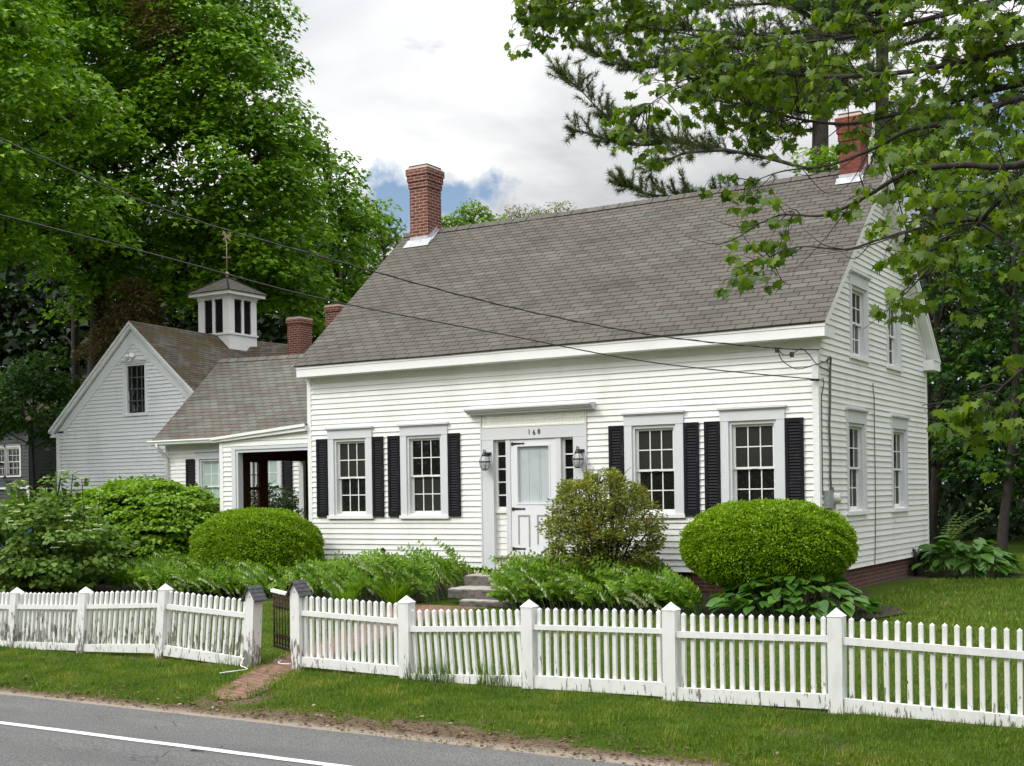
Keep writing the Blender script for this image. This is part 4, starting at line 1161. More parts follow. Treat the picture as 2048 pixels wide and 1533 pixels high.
def fence_panel(parent, pan, mat):
    x0, zr0, x1, zr1, h, p0, pz0, p1, pz1, n, k0, kz0, k1, kz1, kb0, kb1, lean = pan
    rs = random.Random(int(1000 * abs(x0)))
    m = MB(); m.hexa([(x0, FY - .045, zr0 - h), (x1, FY - .045, zr1 - h), (x1, FY - .012, zr1 - h), (x0, FY - .012, zr0 - h)], [(x0, FY - .045, zr0), (x1, FY - .045, zr1), (x1, FY - .012, zr1), (x0, FY - .012, zr0)])
    obj("rail", m, PEEL_LESS, parent)
    m = MB(); m.hexa([(k0, FY - .048, kb0), (k1, FY - .048, kb1), (k1, FY - .010, kb1), (k0, FY - .010, kb0)], [(k0, FY - .048, kz0), (k1, FY - .048, kz1), (k1, FY - .010, kz1), (k0, FY - .010, kz0)])
    m.hexa([(k0, FY - .009, kz0 - .04), (k1, FY - .009, kz1 - .04), (k1, FY + .03, kz1 - .04), (k0, FY + .03, kz0 - .04)], [(k0, FY - .009, kz0 - .003), (k1, FY - .009, kz1 - .003), (k1, FY + .03, kz1 - .003), (k0, FY + .03, kz0 - .003)])
    obj("kickboard", m, PEEL_LESS, parent)
    for i in range(n):
        t = i / (n - 1); xt = p0 + (p1 - p0) * t + rs.uniform(-.003, .003); zt = pz0 + (pz1 - pz0) * t + rs.uniform(-.004, .004)
        zb = kz0 + (kz1 - kz0) * t - .03; w = .0195; L = lean + rs.uniform(-.006, .006)
        zc = zt - .022; xb = xt - L * (zt - zb)
        ya, yb = FY - .010, FY + .028
        m = MB()
        m.hexa([(xb - w, ya, zb), (xb + w, ya, zb), (xb + w, yb, zb), (xb - w, yb, zb)], [(xt - w, ya, zc), (xt + w, ya, zc), (xt + w, yb, zc), (xt - w, yb, zc)])
        b = [(xt - w, ya, zc), (xt + w, ya, zc), (xt + w, yb, zc), (xt - w, yb, zc)]
        for j in range(4): m.poly([b[j], b[(j + 1) % 4], (xt, (ya + yb) / 2, zt)])
        obj("picket", m, mat, parent)


def build_fences():
    L = thing("picket_fence", "white picket fence left of the gate, leaning and peeling with bare grey patches", "fence", (-7.2, FY, -2.05))
    for pan in ((-10.42, -1.465, -8.96, -1.452, .057, -10.32, -1.285, -9.02, -1.275, 15, -10.5, -1.975, -9.05, -1.962, -2.075, -2.065, .12),
                (-8.921, -1.446, -7.52, -1.404, .057, -8.805, -1.271, -7.600, -1.237, 14, -9.028, -1.962, -7.60, -1.925, -2.065, -2.015, .122),
                (-7.500, -1.397, -6.03, -1.326, .057, -7.369, -1.221, -6.08, -1.160, 14, -7.564, -1.929, -6.12, -1.855, -2.024, -1.970, .115),
                (-5.994, -1.335, -4.53, -1.400, .061, -5.886, -1.163, -4.60, -1.233, 14, -6.036, -1.858, -4.60, -1.946, -1.991, -2.053, .105)):
        fence_panel(L, pan, PEEL)
    for xt, xb, zp, zb in ((-10.43, -10.55, -1.22, -2.06), (-8.895, -9.013, -1.202, -2.055), (-7.474, -7.555, -1.157, -1.995), (-5.971, -6.068, -1.079, -2.01)):
        fence_post(L, xt, xb, zp, zb, .125, PEEL)
    gate_post(L, -4.463, -4.533, -1.18, -1.068, -2.07)
    R = thing("picket_fence", "white picket fence right of the gate with pyramid-capped square posts along the lawn", "fence", (.3, FY, -2.05))
    for pan in ((-3.70, -1.338, -2.25, -1.380, .058, -3.653, -1.165, -2.327, -1.200, 15, -3.70, -1.884, -2.24, -1.911, -1.996, -2.018, 0),
                (-2.159, -1.463, -.640, -1.390, .058, -2.100, -1.271, -.736, -1.217, 15, -2.113, -1.988, -.650, -1.918, -2.101, -2.029, -.075),
                (-.536, -1.373, .985, -1.349, .051, -.460, -1.195, .905, -1.165, 15, -.545, -1.906, .990, -1.879, -2.037, -2.017, 0),
                (1.080, -1.371, 2.640, -1.343, .059, 1.172, -1.189, 2.569, -1.166, 15, 1.09, -1.922, 2.640, -1.880, -2.046, -2.014, 0),
                (2.733, -1.350, 4.36, -1.399, .066, 2.829, -1.168, 4.27, -1.208, 15, 2.734, -1.906, 4.36, -1.949, -2.035, -2.071, 0)):
        fence_panel(R, pan, PEEL_LESS)
    gate_post(R, -3.753, -3.756, -1.10, -.990, -2.07)
    for xt, zp, zb in ((-2.173, -1.117, -2.05), (-.577, -1.112, -2.025), (1.045, -1.086, -2.055), (2.695, -1.086, -2.03), (4.42, -1.10, -2.05)):
        fence_post(R, xt, xt, zp, zb, .135, PEEL_LESS)


build_fences()


def build_gate():
    G = thing("iron_gate", "rusty dark iron garden gate standing open with a white top bar", "gate", (-3.86, -7.75, -1.95))
    a = math.radians(29); dx, dy = -math.cos(a), math.sin(a)
    P = lambda s, z, o=0: (-3.86 + dx * s - dy * o, -7.75 + dy * s + dx * o, z)
    bar = MB(); n = 9
    for i in range(n):
        s = .03 + .83 * i / (n - 1); r = .013 if i in (0, n - 1) else .008
        bar.tube([P(s, -1.87), P(s, -1.22)], r, 6)
        for z in (-1.36, -1.72):
            bar.tube([P(s, z - .025), P(s, z), P(s, z + .025)], [.008, .02, .008], 6)
    obj("bars", bar, RUST, G)
    for z, h in ((-1.23, .012), (-1.345, .010), (-1.70, .010), (-1.86, .016)):
        m = MB(); m.hexa([P(0, z - h, -.008), P(.89, z - h, -.008), P(.89, z - h, .008), P(0, z - h, .008)], [P(0, z + h, -.008), P(.89, z + h, -.008), P(.89, z + h, .008), P(0, z + h, .008)]); obj("gate_rail", m, RUST, G)
    m = MB()
    for i in range(n - 1):
        s = .03 + .83 * (i + .5) / (n - 1)
        for z in (-1.285, -1.78): m.tube([P(s + .036 * math.cos(t * math.pi / 4), z + .04 * math.sin(t * math.pi / 4)) for t in range(9)], .006, 5, False)
    obj("scrolls", m, RUST, G)
    m = MB(); m.hexa([P(-.01, -1.205, -.02), P(.93, -1.19, -.02), P(.93, -1.19, .02), P(-.01, -1.205, .02)], [P(-.01, -1.165, -.02), P(.93, -1.15, -.02), P(.93, -1.15, .02), P(-.01, -1.165, .02)]); obj("top_bar", m, PEEL, G)


build_gate()


def smooth_pts(P, n=8):
    P = [Vector(p) for p in P]; out = []
    for i in range(len(P) - 1):
        p0, p1, p2, p3 = P[max(i - 1, 0)], P[i], P[i + 1], P[min(i + 2, len(P) - 1)]
        for k in range(n):
            t = k / n
            out.append(.5 * ((2 * p1) + (p2 - p0) * t + (2 * p0 - 5 * p1 + 4 * p2 - p3) * t * t + (3 * p1 - p0 - 3 * p2 + p3) * t ** 3))
    out.append(P[-1]); return out


def build_cables():
    c = thing("utility_cable", "thick black twisted service cable, the upper of two, running to the house corner", "cable", (.04, -.03, 2.16))
    m = MB()
    base = smooth_pts([(.043, -.03, 2.16), (-.427, -.583, 2.168), (-1.754, -2.143, 2.316), (-3.31, -3.974, 2.691), (-4.969, -5.924, 3.269), (-6.284, -7.471, 3.79), (-7.58, -8.996, 4.576), (-9.6, -11.4, 5.75)], 24)
    m.tube(base, .0085, 6)
    tw = [p + Vector((.008 * math.cos(i * 1.1), .008 * math.sin(i * 1.1) * .6, .010 * math.sin(i * 1.1))) for i, p in enumerate(base) if i > 22]
    m.tube(tw, .0075, 5)
    obj("strand", m, CABLE, c)
    m = MB()
    m.tube(smooth_pts([(-.427, -.583, 2.16), (-.40, -.45, 1.99), (-.22, -.30, 1.86), (.0, -.08, 1.93), (.05, .25, 2.0), (.04, .40, 2.03)]), .0075, 5)
    m.tube(smooth_pts([(-.427, -.583, 2.16), (-.36, -.5, 2.07), (-.26, -.38, 2.09), (-.17, -.26, 2.17), (-.09, -.16, 2.10), (.0, -.06, 1.95), (.05, .2, 1.88), (.04, .47, 1.86)]), .0075, 5)
    obj("drip_loop", m, CABLE, c)
    m = MB()
    for p in ((-.435, -.585, 2.15), (-.27, -.39, 2.085)): m.box(p[0] - .025, p[0] + .025, p[1] - .025, p[1] + .025, p[2] - .05, p[2] + .03)
    obj("connector", m, IRON, c)
    c = thing("utility_cable", "thin black cable, the lower of two, crossing the shingle roof to the house corner", "cable", (.05, -.03, 1.69))
    m = MB()
    m.tube(smooth_pts([(.052, -.03, 1.694), (-1.756, -2.152, 1.908), (-3.314, -3.98, 2.278), (-4.975, -5.93, 2.697), (-6.292, -7.476, 3.167), (-7.592, -9.003, 3.617), (-9.6, -11.4, 4.3)], 12), .0085, 6)
    m.tube([(-.07, -.12, 1.695), (.03, -.02, 1.695)], .018, 6)
    obj("strand", m, CABLE, c)
    c = MB(); g = float(gz(-8.05))
    c.tube(smooth_pts([(-4.52, -7.98, g + .12), (-4.50, -8.05, g + .04), (-4.36, -8.12, g + .03), (-4.27, -8.2, g + .025), (-4.33, -8.4, g + .02), (-4.38, -8.52, g + .015)]), .007, 5)
    tag(obj("cord", c, TRIM, None, (-4.4, -8.1, -2.05)), "frayed white cord lying at the foot of the left gate post", "cord")
    c = MB(); c.tube(smooth_pts([(-4.25, -7.62, g + .06), (-4.22, -7.7, g + .045), (-4.08, -7.72, g + .04), (-3.95, -7.6, g + .04), (-3.87, -7.58, g + .055)]), .007, 5)
    tag(obj("cord", c, TRIM, None, (-4.1, -7.65, -2.0)), "loop of white cord lying on the bricks under the open gate", "cord")


build_cables()

# ------------------------------------------------------------------ vegetation: measured limbs and crown lobes
NEAR_BRANCHES = [[(5.53, -9.15, 3.01), (4.62, -9.35, 2.96), (4.04, -9.12, 2.98), (3.54, -8.96, 3.0), (3.11, -8.76, 3.05), (2.59, -8.61, 3.23), (2.18, -8.5, 3.44), (1.73, -8.32, 3.77)], [(5.54, -9.37, 2.81), (4.67, -9.67, 2.76), (4.25, -9.58, 2.7), (3.83, -9.49, 2.71), (3.46, -9.25, 2.67), (3.06, -9.02, 2.66), (2.58, -8.85, 2.71), (2.21, -8.72, 2.67)], [(5.55, -9.37, 3.57), (4.65, -9.46, 3.57), (3.89, -9.22, 3.62), (3.21, -8.93, 3.71), (2.37, -8.74, 3.87), (1.54, -8.32, 4.25), (0.84, -8.16, 4.53)], [(5.59, -10.05, 2.33), (4.79, -10.42, 2.11), (4.42, -10.42, 2.16), (4.05, -10.41, 2.17), (3.7, -10.27, 2.07), (3.36, -10.13, 2.01), (2.98, -10.01, 2.08), (2.68, -9.96, 2.0)], [(5.6, -10.28, 2.02), (4.84, -10.75, 1.71), (4.53, -10.7, 1.73), (4.21, -10.66, 1.73), (3.87, -10.52, 1.71), (3.58, -10.35, 1.7), (3.2, -10.23, 1.78), (2.91, -10.17, 1.73), (2.72, -10.17, 1.63)], [(5.54, -9.14, 4.33), (3.6, -8.81, 4.58), (2.2, -8.5, 4.64), (1.14, -8.33, 4.78), (0.2, -8.08, 4.92), (-0.18, -8.08, 4.95)], [(5.63, -10.84, 1.21), (5.03, -11.1, 0.85), (4.88, -11.07, 0.71), (4.71, -11.06, 0.58), (4.63, -11.11, 0.5)], [(5.53, -9.15, 3.23), (4.64, -9.46, 3.2), (4.11, -9.43, 3.17), (3.52, -9.32, 3.23), (2.86, -9.14, 3.4), (2.26, -8.93, 3.66), (1.54, -8.9, 3.54), (1.26, -8.84, 3.42)], [(5.58, -9.82, 3.14), (4.97, -10.55, 2.15), (4.69, -10.72, 1.83), (4.48, -10.73, 1.63), (4.26, -10.63, 1.51)]]
PINE_BRANCHES = [[(-5.05, 16.05, 9.0), (-6.24, 15.27, 9.4), (-7.31, 14.57, 9.66), (-8.14, 14.02, 9.81), (-8.73, 13.63, 9.98), (-9.56, 13.09, 10.27), (-10.21, 12.67, 10.75), (-10.67, 12.36, 11.31), (-11.2, 12.02, 11.88)], [(-8.8, 14.11, 10.05), (-9.43, 13.78, 9.96), (-10.19, 13.39, 10.09), (-10.83, 13.06, 10.33), (-11.27, 12.83, 10.49)], [(-7.16, 14.21, 9.56), (-7.93, 13.54, 9.46), (-8.37, 13.16, 9.26), (-8.81, 12.78, 9.01)], [(-5.02, 16.06, 10.64), (-6.2, 15.23, 10.84), (-7.25, 14.48, 10.98), (-7.95, 13.98, 11.18)], [(-5.01, 16.07, 12.06), (-6.62, 14.8, 11.94), (-7.98, 13.73, 11.96), (-8.99, 12.93, 11.86), (-9.65, 12.4, 11.98), (-10.31, 11.87, 12.33)], [(-4.99, 16.08, 13.05), (-6.59, 14.78, 12.84), (-7.94, 13.67, 12.92), (-9.27, 12.58, 12.83), (-9.92, 12.04, 12.69)], [(-4.98, 16.09, 13.9), (-6.83, 14.67, 13.7), (-8.31, 13.52, 13.72)], [(-5.05, 16.04, 8.43), (-6.71, 14.9, 8.3), (-8.0, 14.01, 8.33), (-9.06, 13.28, 8.38), (-9.7, 12.84, 8.69)], [(-5.02, 16.06, 11.06), (-4.06, 16.7, 11.2), (-3.11, 17.34, 10.91)], [(-3.54, 16.95, 12.45), (-2.45, 17.6, 12.71), (-1.23, 18.33, 12.97)], [(-3.59, 17.0, 10.34), (-2.5, 17.71, 10.62), (-1.54, 18.34, 10.54)], [(-5.03, 16.06, 10.21), (-6.02, 15.53, 10.22), (-6.77, 15.14, 10.42), (-7.64, 14.67, 10.52)], [(-5.01, 16.07, 11.63), (-5.94, 15.36, 11.47), (-6.87, 14.66, 11.42), (-7.79, 13.96, 11.32)], [(-5.0, 16.08, 12.48), (-6.02, 15.62, 12.62), (-7.43, 14.99, 12.64), (-8.99, 14.28, 12.77)]]
LOBES_BIG = [(-29.59, 13.86, 17.78, 3.71), (-31.8, 11.32, 14.91, 3.45), (-27.01, 14.27, 14.46, 3.0), (-25.57, 13.99, 11.29, 2.49), (-28.9, 11.94, 11.17, 3.02), (-24.84, 14.43, 8.97, 1.86), (-31.63, 10.26, 10.69, 2.13), (-25.99, 17.25, 12.58, 1.17), (-25.62, 16.31, 7.5, 1.58), (-27.55, 13.94, 8.3, 1.63), (-28.82, 16.68, 17.72, 2.51), (-32.75, 13.09, 20.09, 3.79), (-26.27, 18.25, 10.91, 0.87), (-31.45, 12.71, 8.16, 1.48)]
LOBES_LEFT = [(-22.26, 1.93, 11.5, 1.69), (-23.18, 1.37, 8.91, 1.82), (-22.84, 2.75, 7.14, 1.01), (-23.78, 2.17, 14.27, 2.15), (-22.04, 4.42, 8.01, 0.9), (-23.05, 4.97, 10.95, 1.14)]
LOBES_SECOND = [(-26.88, 21.4, 10.73, 1.33), (-27.38, 21.09, 12.79, 1.27), (-26.73, 21.49, 8.88, 1.44), (-26.96, 20.17, 7.51, 1.21), (-27.71, 20.89, 14.44, 0.62)]
LOBES_THIRD = [(-29.14, 27.06, 12.4, 0.96), (-29.81, 26.64, 13.32, 0.87), (-29.54, 26.8, 11.03, 0.69), (-28.56, 27.41, 11.81, 0.5)]
LOBES_FARA = [(-26.73, 30.89, 12.64, 0.99), (-27.44, 30.45, 12.42, 0.62), (-25.92, 31.38, 12.75, 0.52)]
LOBES_FARB = [(-26.88, 35.49, 14.03, 0.66), (-25.05, 36.62, 14.05, 0.66), (-26.02, 36.02, 13.69, 0.61)]
LOBES_R1 = [(-1.55, 18.2, 8.16, 1.21), (-1.71, 16.93, 5.73, 1.04), (-1.39, 17.13, 3.51, 1.17), (-2.11, 17.85, 1.63, 0.85), (-2.87, 18.56, 9.43, 0.88)]
LOBES_R2 = [(0.38, 17.04, 7.95, 1.48), (0.08, 15.68, 5.38, 1.3), (0.49, 15.93, 3.03, 1.3), (-0.28, 16.63, 0.98, 1.21), (0.5, 17.11, -0.37, 0.94), (-0.84, 16.29, 2.07, 0.81)]
LOBES_CH = [(-3.16, 10.16, 7.68, 0.33), (-2.81, 10.38, 7.79, 0.26), (-1.95, 10.91, 7.9, 0.47), (-1.55, 11.15, 7.3, 0.53), (-1.18, 12.56, 8.02, 0.61)]


def sphere_dirs(rs, n, zmin=-1.0):
    z = rs.uniform(zmin, 1, n); a = rs.uniform(0, 2 * np.pi, n); r = np.sqrt(1 - z * z)
    return np.stack([r * np.cos(a), r * np.sin(a), z], 1)


def crown(rs, lobes, cl, per, size, flat=.55, droop=.5, zmin=-.75, density=1.0, rr=(1, 1, 1), fill=.12):
    """leaf clumps spread over and through overlapping lobes: each clump is a shallow dome of overlapping leaves"""
    C = []
    for (x, y, z, r) in lobes:
        n = max(5, int(density * 4 * np.pi * r * r / (cl * cl * 1.5)))
        d = sphere_dirs(rs, n, zmin)
        q = np.array([x, y, z]) + d * (r * np.array(rr)) * rs.uniform(.72, 1.06, (n, 1))
        nin = int(n * fill)
        q = np.vstack([q, np.array([x, y, z]) + sphere_dirs(rs, nin) * r * rs.uniform(.2, .7, (nin, 1))]); d = np.vstack([d, sphere_dirs(rs, nin)])
        keep = np.ones(len(q), bool)
        for (x2, y2, z2, r2) in lobes:
            if (x2, y2, z2, r2) != (x, y, z, r): keep &= np.linalg.norm((q - [x2, y2, z2]) / np.array(rr), axis=1) > r2 * .72
        C.append(np.hstack([q[keep], d[keep]]))
    C = np.vstack(C)
    P, A, N, S = [], [], [], []
    for c in C:
        s = cl * rs.uniform(.6, 1.35); n = max(8, int(per * (s / cl) ** 2))
        g = sphere_dirs(rs, n, -.35)
        r = rs.uniform(.35, 1.0, (n, 1)) ** .6
        tilt = c[3:6] * [1, 1, 0] * .35
        off = g * r * s * [1, 1, flat]
        off[:, 2] -= .28 * s * (off[:, 0] ** 2 + off[:, 1] ** 2) / (s * s)
        off[:, 2] -= (off @ tilt) * .5
        P.append(c[:3] + off)
        A.append(g * [1, 1, .15] + tilt - np.array([0, 0, droop]) + rs.normal(0, .35, (n, 3)))
        N.append(g * [.55, .55, .3] + np.array([0, 0, .75]) + tilt * .6 + rs.normal(0, .30, (n, 3)))
        S.append(rs.uniform(.7, 1.25, n) * size)
    return np.vstack(P), np.vstack(A), np.vstack(N), np.concatenate(S)


def tree(name, label, base, lobes, mat, cl, per, size, tmpl=BROAD, seed=0, trunk_r=.3, barkm=None, group=None, cat="tree", top=None, limbs=True, **kw):
    rs = np.random.RandomState(seed)
    o = thing(name, label, cat, base, group)
    P, A, N, S = crown(rs, lobes, cl, per, size, **kw)
    leaves("crown", P, A, N, S, tmpl, mat, o)
    m = MB()
    lc = np.array([l[:3] for l in lobes]); t = top or (lc[:, 0].mean(), lc[:, 1].mean(), lc[:, 2].max())
    b = Vector(base); T = Vector(t)
    pts = [b - Vector((0, 0, .3)), b + Vector((0, 0, .5)), b.lerp(T, .35) + Vector((.15, .1, 0)), b.lerp(T, .7), T]
    m.tube(smooth_pts(pts, 5), [trunk_r * (1.35 if i == 0 else 1.0) * (1 - .85 * i / 20) for i in range(21)], 9)
    if limbs:
        for i, l in enumerate(lobes):
            c = Vector(l[:3]); f = min(.9, max(.18, (c.z - b.z - l[3] * 1.1) / max(1, (T.z - b.z))))
            s = b.lerp(T, f); mid = s.lerp(c, .5) + Vector((0, 0, -.12 * (c - s).length * .5))
            m.tube(smooth_pts([s, mid, c], 4), [trunk_r * .26 * (1 - .09 * k) for k in range(9)], 6)
            for k in range(3):
                d = sphere_dirs(rs, 1, -.2)[0]; e = c + Vector(d * l[3] * .9); m.tube(smooth_pts([mid.lerp(c, .5), c.lerp(e, .45) + Vector((0, 0, .1)), e], 3), [trunk_r * .16 * (1 - .12 * k2) for k2 in range(7)], 5)
    obj("trunk", m, barkm or BARK_DK, o)
    return o


def build_trees():
    G = "trees standing behind the houses"
    big = tree("maple_tree", "huge dense green maple towering over the barn", (-33.0, 13.2, -1.75), LOBES_BIG, LEAF_MAPLE, .95, 112, .205, LOBED, 11, .55, density=1.0, fill=.3, top=(-30.5, 12.8, 17.5))
    tree("maple_tree", "green maple at the far left edge with drooping boughs in front of the larger one", (-27.5, 3.6, -1.8), LOBES_LEFT, LEAF_MAPLE, .75, 95, .175, LOBED, 12, .35, density=.8, top=(-25.5, 3.5, 12))
    rs = np.random.RandomState(4)
    P, A, N, S = crown(rs, [(-27.32, 11.96, 16.68, .75), (-26.78, 12.3, 15.81, .7), (-27.01, 12.27, 15.15, .6), (-28.28, 11.8, 6.7, 1.0), (-28.96, 11.36, 5.45, .8)], .5, 55, .15, density=1.0)
    leaves("seed_clusters", P, A, N, S, DIAMOND, leafmat("brown_seed_keys", [(0, (.07, .06, .02)), (1, (.17, .12, .05))], .3), big)
    tree("young_tree", "small shaded tree with dark foliage between the grey neighbour house and the barn", (-31.6, 9.6, -1.75), [(-31.32, 9.27, 3.4, 1.25), (-31.41, 10.39, 4.29, 1.07), (-30.14, 10.0, 2.5, .66), (-32.6, 8.9, 3.0, .95), (-29.7, 9.9, 1.0, .5)], LEAF_DARK, .6, 60, .16, LOBED, 21, .10)
    tree("shade_maple", "tall maple standing left of the picture towards the road, shading the barn front", (-29.5, -2.0, -1.9), [(-28.6, -1.5, 8.5, 3.6), (-28.2, 2.0, 13.0, 3.6), (-30.5, -4.5, 9.5, 3.8), (-31.0, 0, 14, 4.0), (-27.5, -.5, 5.2, 2.4), (-29.0, 3.0, 8.5, 3.0), (-28.3, 3.6, 16.5, 2.6)], LEAF_MAPLE, 1.2, 60, .34, LOBED, 22, .4)
    tree("maple_tree", "mid-green maple between the huge maple and the brick chimney", (-26.5, 21.5, -1.75), LOBES_SECOND, LEAF_MAPLE, .85, 80, .21, LOBED, 13, .3, density=.8)
    tree("maple_tree", "thin pale green young tree just left of the tall brick chimney", (-26.3, 26.5, -1.75), LOBES_THIRD, LEAF_LIGHT, .60, 34, .20, LOBED, 14, .18, density=.75)
    tree("maple_tree", "bright green treetop peeping over the roof right of the tall chimney", (-27.0, 31.0, -1.75), LOBES_FARA, LEAF_LIGHT, .55, 55, .17, LOBED, 15, .2)
    tree("birch_tree", "yellowish thin treetops showing above the middle of the roof ridge", (-24.0, 33.5, -1.75), LOBES_FARB, leafmat("yellow_green_leaves", [(0, (.09, .10, .03)), (1, (.22, .22, .07))], .4), .45, 34, .12, DIAMOND, 16, .15)
    tree("beech_tree", "layered green tree close behind the rear corner of the farmhouse gable", (-3.15, 20.5, -1.75), LOBES_R1, LEAF_DARK, .72, 46, .15, BROAD, 17, .22, flat=.28, density=.85, group=None, top=(-2.4, 18.8, 9))
    tree("beech_tree", "layered dark green tree on the right edge beyond the lawn", (-.18, 15.6, -1.72), LOBES_R2, LEAF_DARK, .70, 44, .15, BROAD, 18, .17, flat=.28, density=.85, top=(.2, 16.5, 9.5))
    tree("young_tree", "bright green sapling crown around the foot of the right-hand chimney", (-4.2, 12.2, -1.75), LOBES_CH, LEAF_LIGHT, .45, 60, .12, BROAD, 19, .12, density=.8)
    # masses of far woods: nobody could count these
    rs = np.random.RandomState(31)
    P = []; S = []
    for (a, b, n, z1, dep, s) in (((-66, 8), (-33.5, 30.5), 95000, 14.5, 6, .40), ((-9.5, 27.5), (7, 24.0), 24000, 8.5, 5, .30), ((-4, 24), (14, 20.0), 14000, 12, 4, .28), ((-75, -44), (45, -40), 22000, 15, 6, 1.0)):
        u = rs.rand(n); p = np.array(a)[None] * (1 - u[:, None]) + np.array(b)[None] * u[:, None]
        top = z1 * (.72 + .5 * fbm(p[:, 0] * .22 + 5, p[:, 1] * .2)); z = -1.8 + (top + 1.8) * rs.rand(n) ** .9
        P.append(np.stack([p[:, 0] + rs.normal(0, dep / 2, n) * .6, p[:, 1] + rs.normal(0, dep / 2, n), z], 1)); S.append(rs.uniform(.6, 1.3, n) * s)
    P = np.vstack(P); S = np.concatenate(S); n = len(P)
    A = rs.normal(0, .6, (n, 3)) - [0, 0, .4]; N = rs.normal(0, .4, (n, 3)) + [.2, -.5, .5]
    tag(leaves("woods", P, A, N, S, LOBED, LEAF_WOODS), "dim mass of woodland filling the gaps behind the nearer trees", "woods", kind='stuff')
    for i, (x, y, h, r, lb) in enumerate(((-2.6, 17.6, 8, .10, "slender dark tree trunk in the shade behind the rear of the farmhouse"), (-34.5, 14.2, 15, .22, "dark trunk in the shade left of the barn roof"), (-31.0, 17.8, 15, .22, "dark trunk between barn roof and the cupola in deep shade"))):
        o = thing("bare_tree", lb, "tree", (x, y, -1.75)); m = MB(); t = Vector((x + .3, y, h))
        m.tube(smooth_pts([(x, y, -1.9), (x + .1, y, h * .4), t], 6), [r * (1 - .05 * k) for k in range(13)], 8)
        obj("trunk", m, BARK_DK, o)
        m = MB(); rr = random.Random(i)
        for k in range(7):
            s = Vector((x + .12, y, h * (.3 + .09 * k))); e = s + Vector((rr.uniform(-2, 2), rr.uniform(-1, 1), rr.uniform(.1, 1.2))); m.tube(smooth_pts([s, s.lerp(e, .5) + Vector((0, 0, .25)), e], 4), [r * .3 * (1 - .1 * q) for q in range(9)], 5)
        obj("branches", m, BARK_DK, o)


build_trees()


def build_pine():
    rs = np.random.RandomState(7)
    o = thing("pine_tree", "tall white pine with long bare-ended boughs reaching left above the roof", "tree", (-5.05, 16.05, -1.75))
    m = MB()
    m.tube(smooth_pts([(-5.05, 16.05, -1.9), (-5.1, 16.05, 6), (-5.0, 16.1, 12), (-4.95, 16.1, 20)], 6), [.36 - .012 * k for k in range(19)], 10)
    m.tube(smooth_pts([(-3.6, 16.9, -1.9), (-3.65, 16.9, 6), (-3.5, 17.0, 12), (-3.5, 17.0, 20)], 6), [.30 - .010 * k for k in range(19)], 10)
    P, A, N, S = [], [], [], []

    def tufts(p, d, k, s=.19):
        n = k
        g = unit(np.array(d)[None] * .9 + rs.normal(0, .75, (n, 3)))
        P.append(np.repeat(np.array(p)[None], n, 0) + rs.normal(0, .015, (n, 3))); A.append(g); N.append(rs.normal(0, 1, (n, 3))); S.append(rs.uniform(.75, 1.25, n) * s)
    fr = random.Random(3); extra = []
    for k in range(34):
        x, y = ((-5.05, 16.05), (-3.55, 16.95))[k % 2]; z = fr.uniform(9.6, 15.5); a = fr.uniform(-.6, 3.7) + math.pi; l = fr.uniform(1.2, 2.6)
        extra.append([(x, y, z), (x + .5 * l * math.cos(a), y + .5 * l * math.sin(a), z + .05), (x + l * math.cos(a), y + l * math.sin(a), z + fr.uniform(-.1, .35))])
    for b in PINE_BRANCHES + extra:
        pts = smooth_pts(b, 8); n = len(pts); L = sum((pts[i + 1] - pts[i]).length for i in range(n - 1))
        m.tube(pts, [max(.010, .05 * (1 - i / n) + .010) for i in range(n)], 6)
        ns = int(L * 15); rnd = random.Random(int(L * 100))
        for k in range(ns):
            t = rnd.uniform(.12 if L > 4 else .05, 1); i = min(n - 2, int(t * (n - 1))); p = pts[i].lerp(pts[i + 1], rnd.random())
            d = (pts[min(i + 2, n - 1)] - pts[i]).normalized()
            side = Vector((rnd.gauss(0, 1), rnd.gauss(0, 1), rnd.gauss(.15, .55))).normalized()
            w = (d * .75 + side * .8).normalized(); w.z += .10
            l = rnd.uniform(.3, .8) * (1.1 - .35 * t)
            q = [p, p + w * l * .5 + Vector((0, 0, -.03)), p + w * l + Vector((0, 0, .05))]
            m.tube(q, [.011, .008, .005], 4, False)
            for u in (.35, .55, .72, .88, 1.0):
                c = q[0].lerp(q[1], u * 2) if u < .5 else q[1].lerp(q[2], u * 2 - 1)
                tufts(c, w + Vector((0, 0, .15)), 18)
    NEED = (np.array([(-.042, 0, 0), (.042, 0, 0), (0, 1, 0)], float), np.array([(0, 1, 2)]))
    leaves("needles", np.vstack(P), np.vstack(A), np.vstack(N), np.concatenate(S), NEED, NEEDLE, o)
    obj("trunk", m, BARK, o)


build_pine()


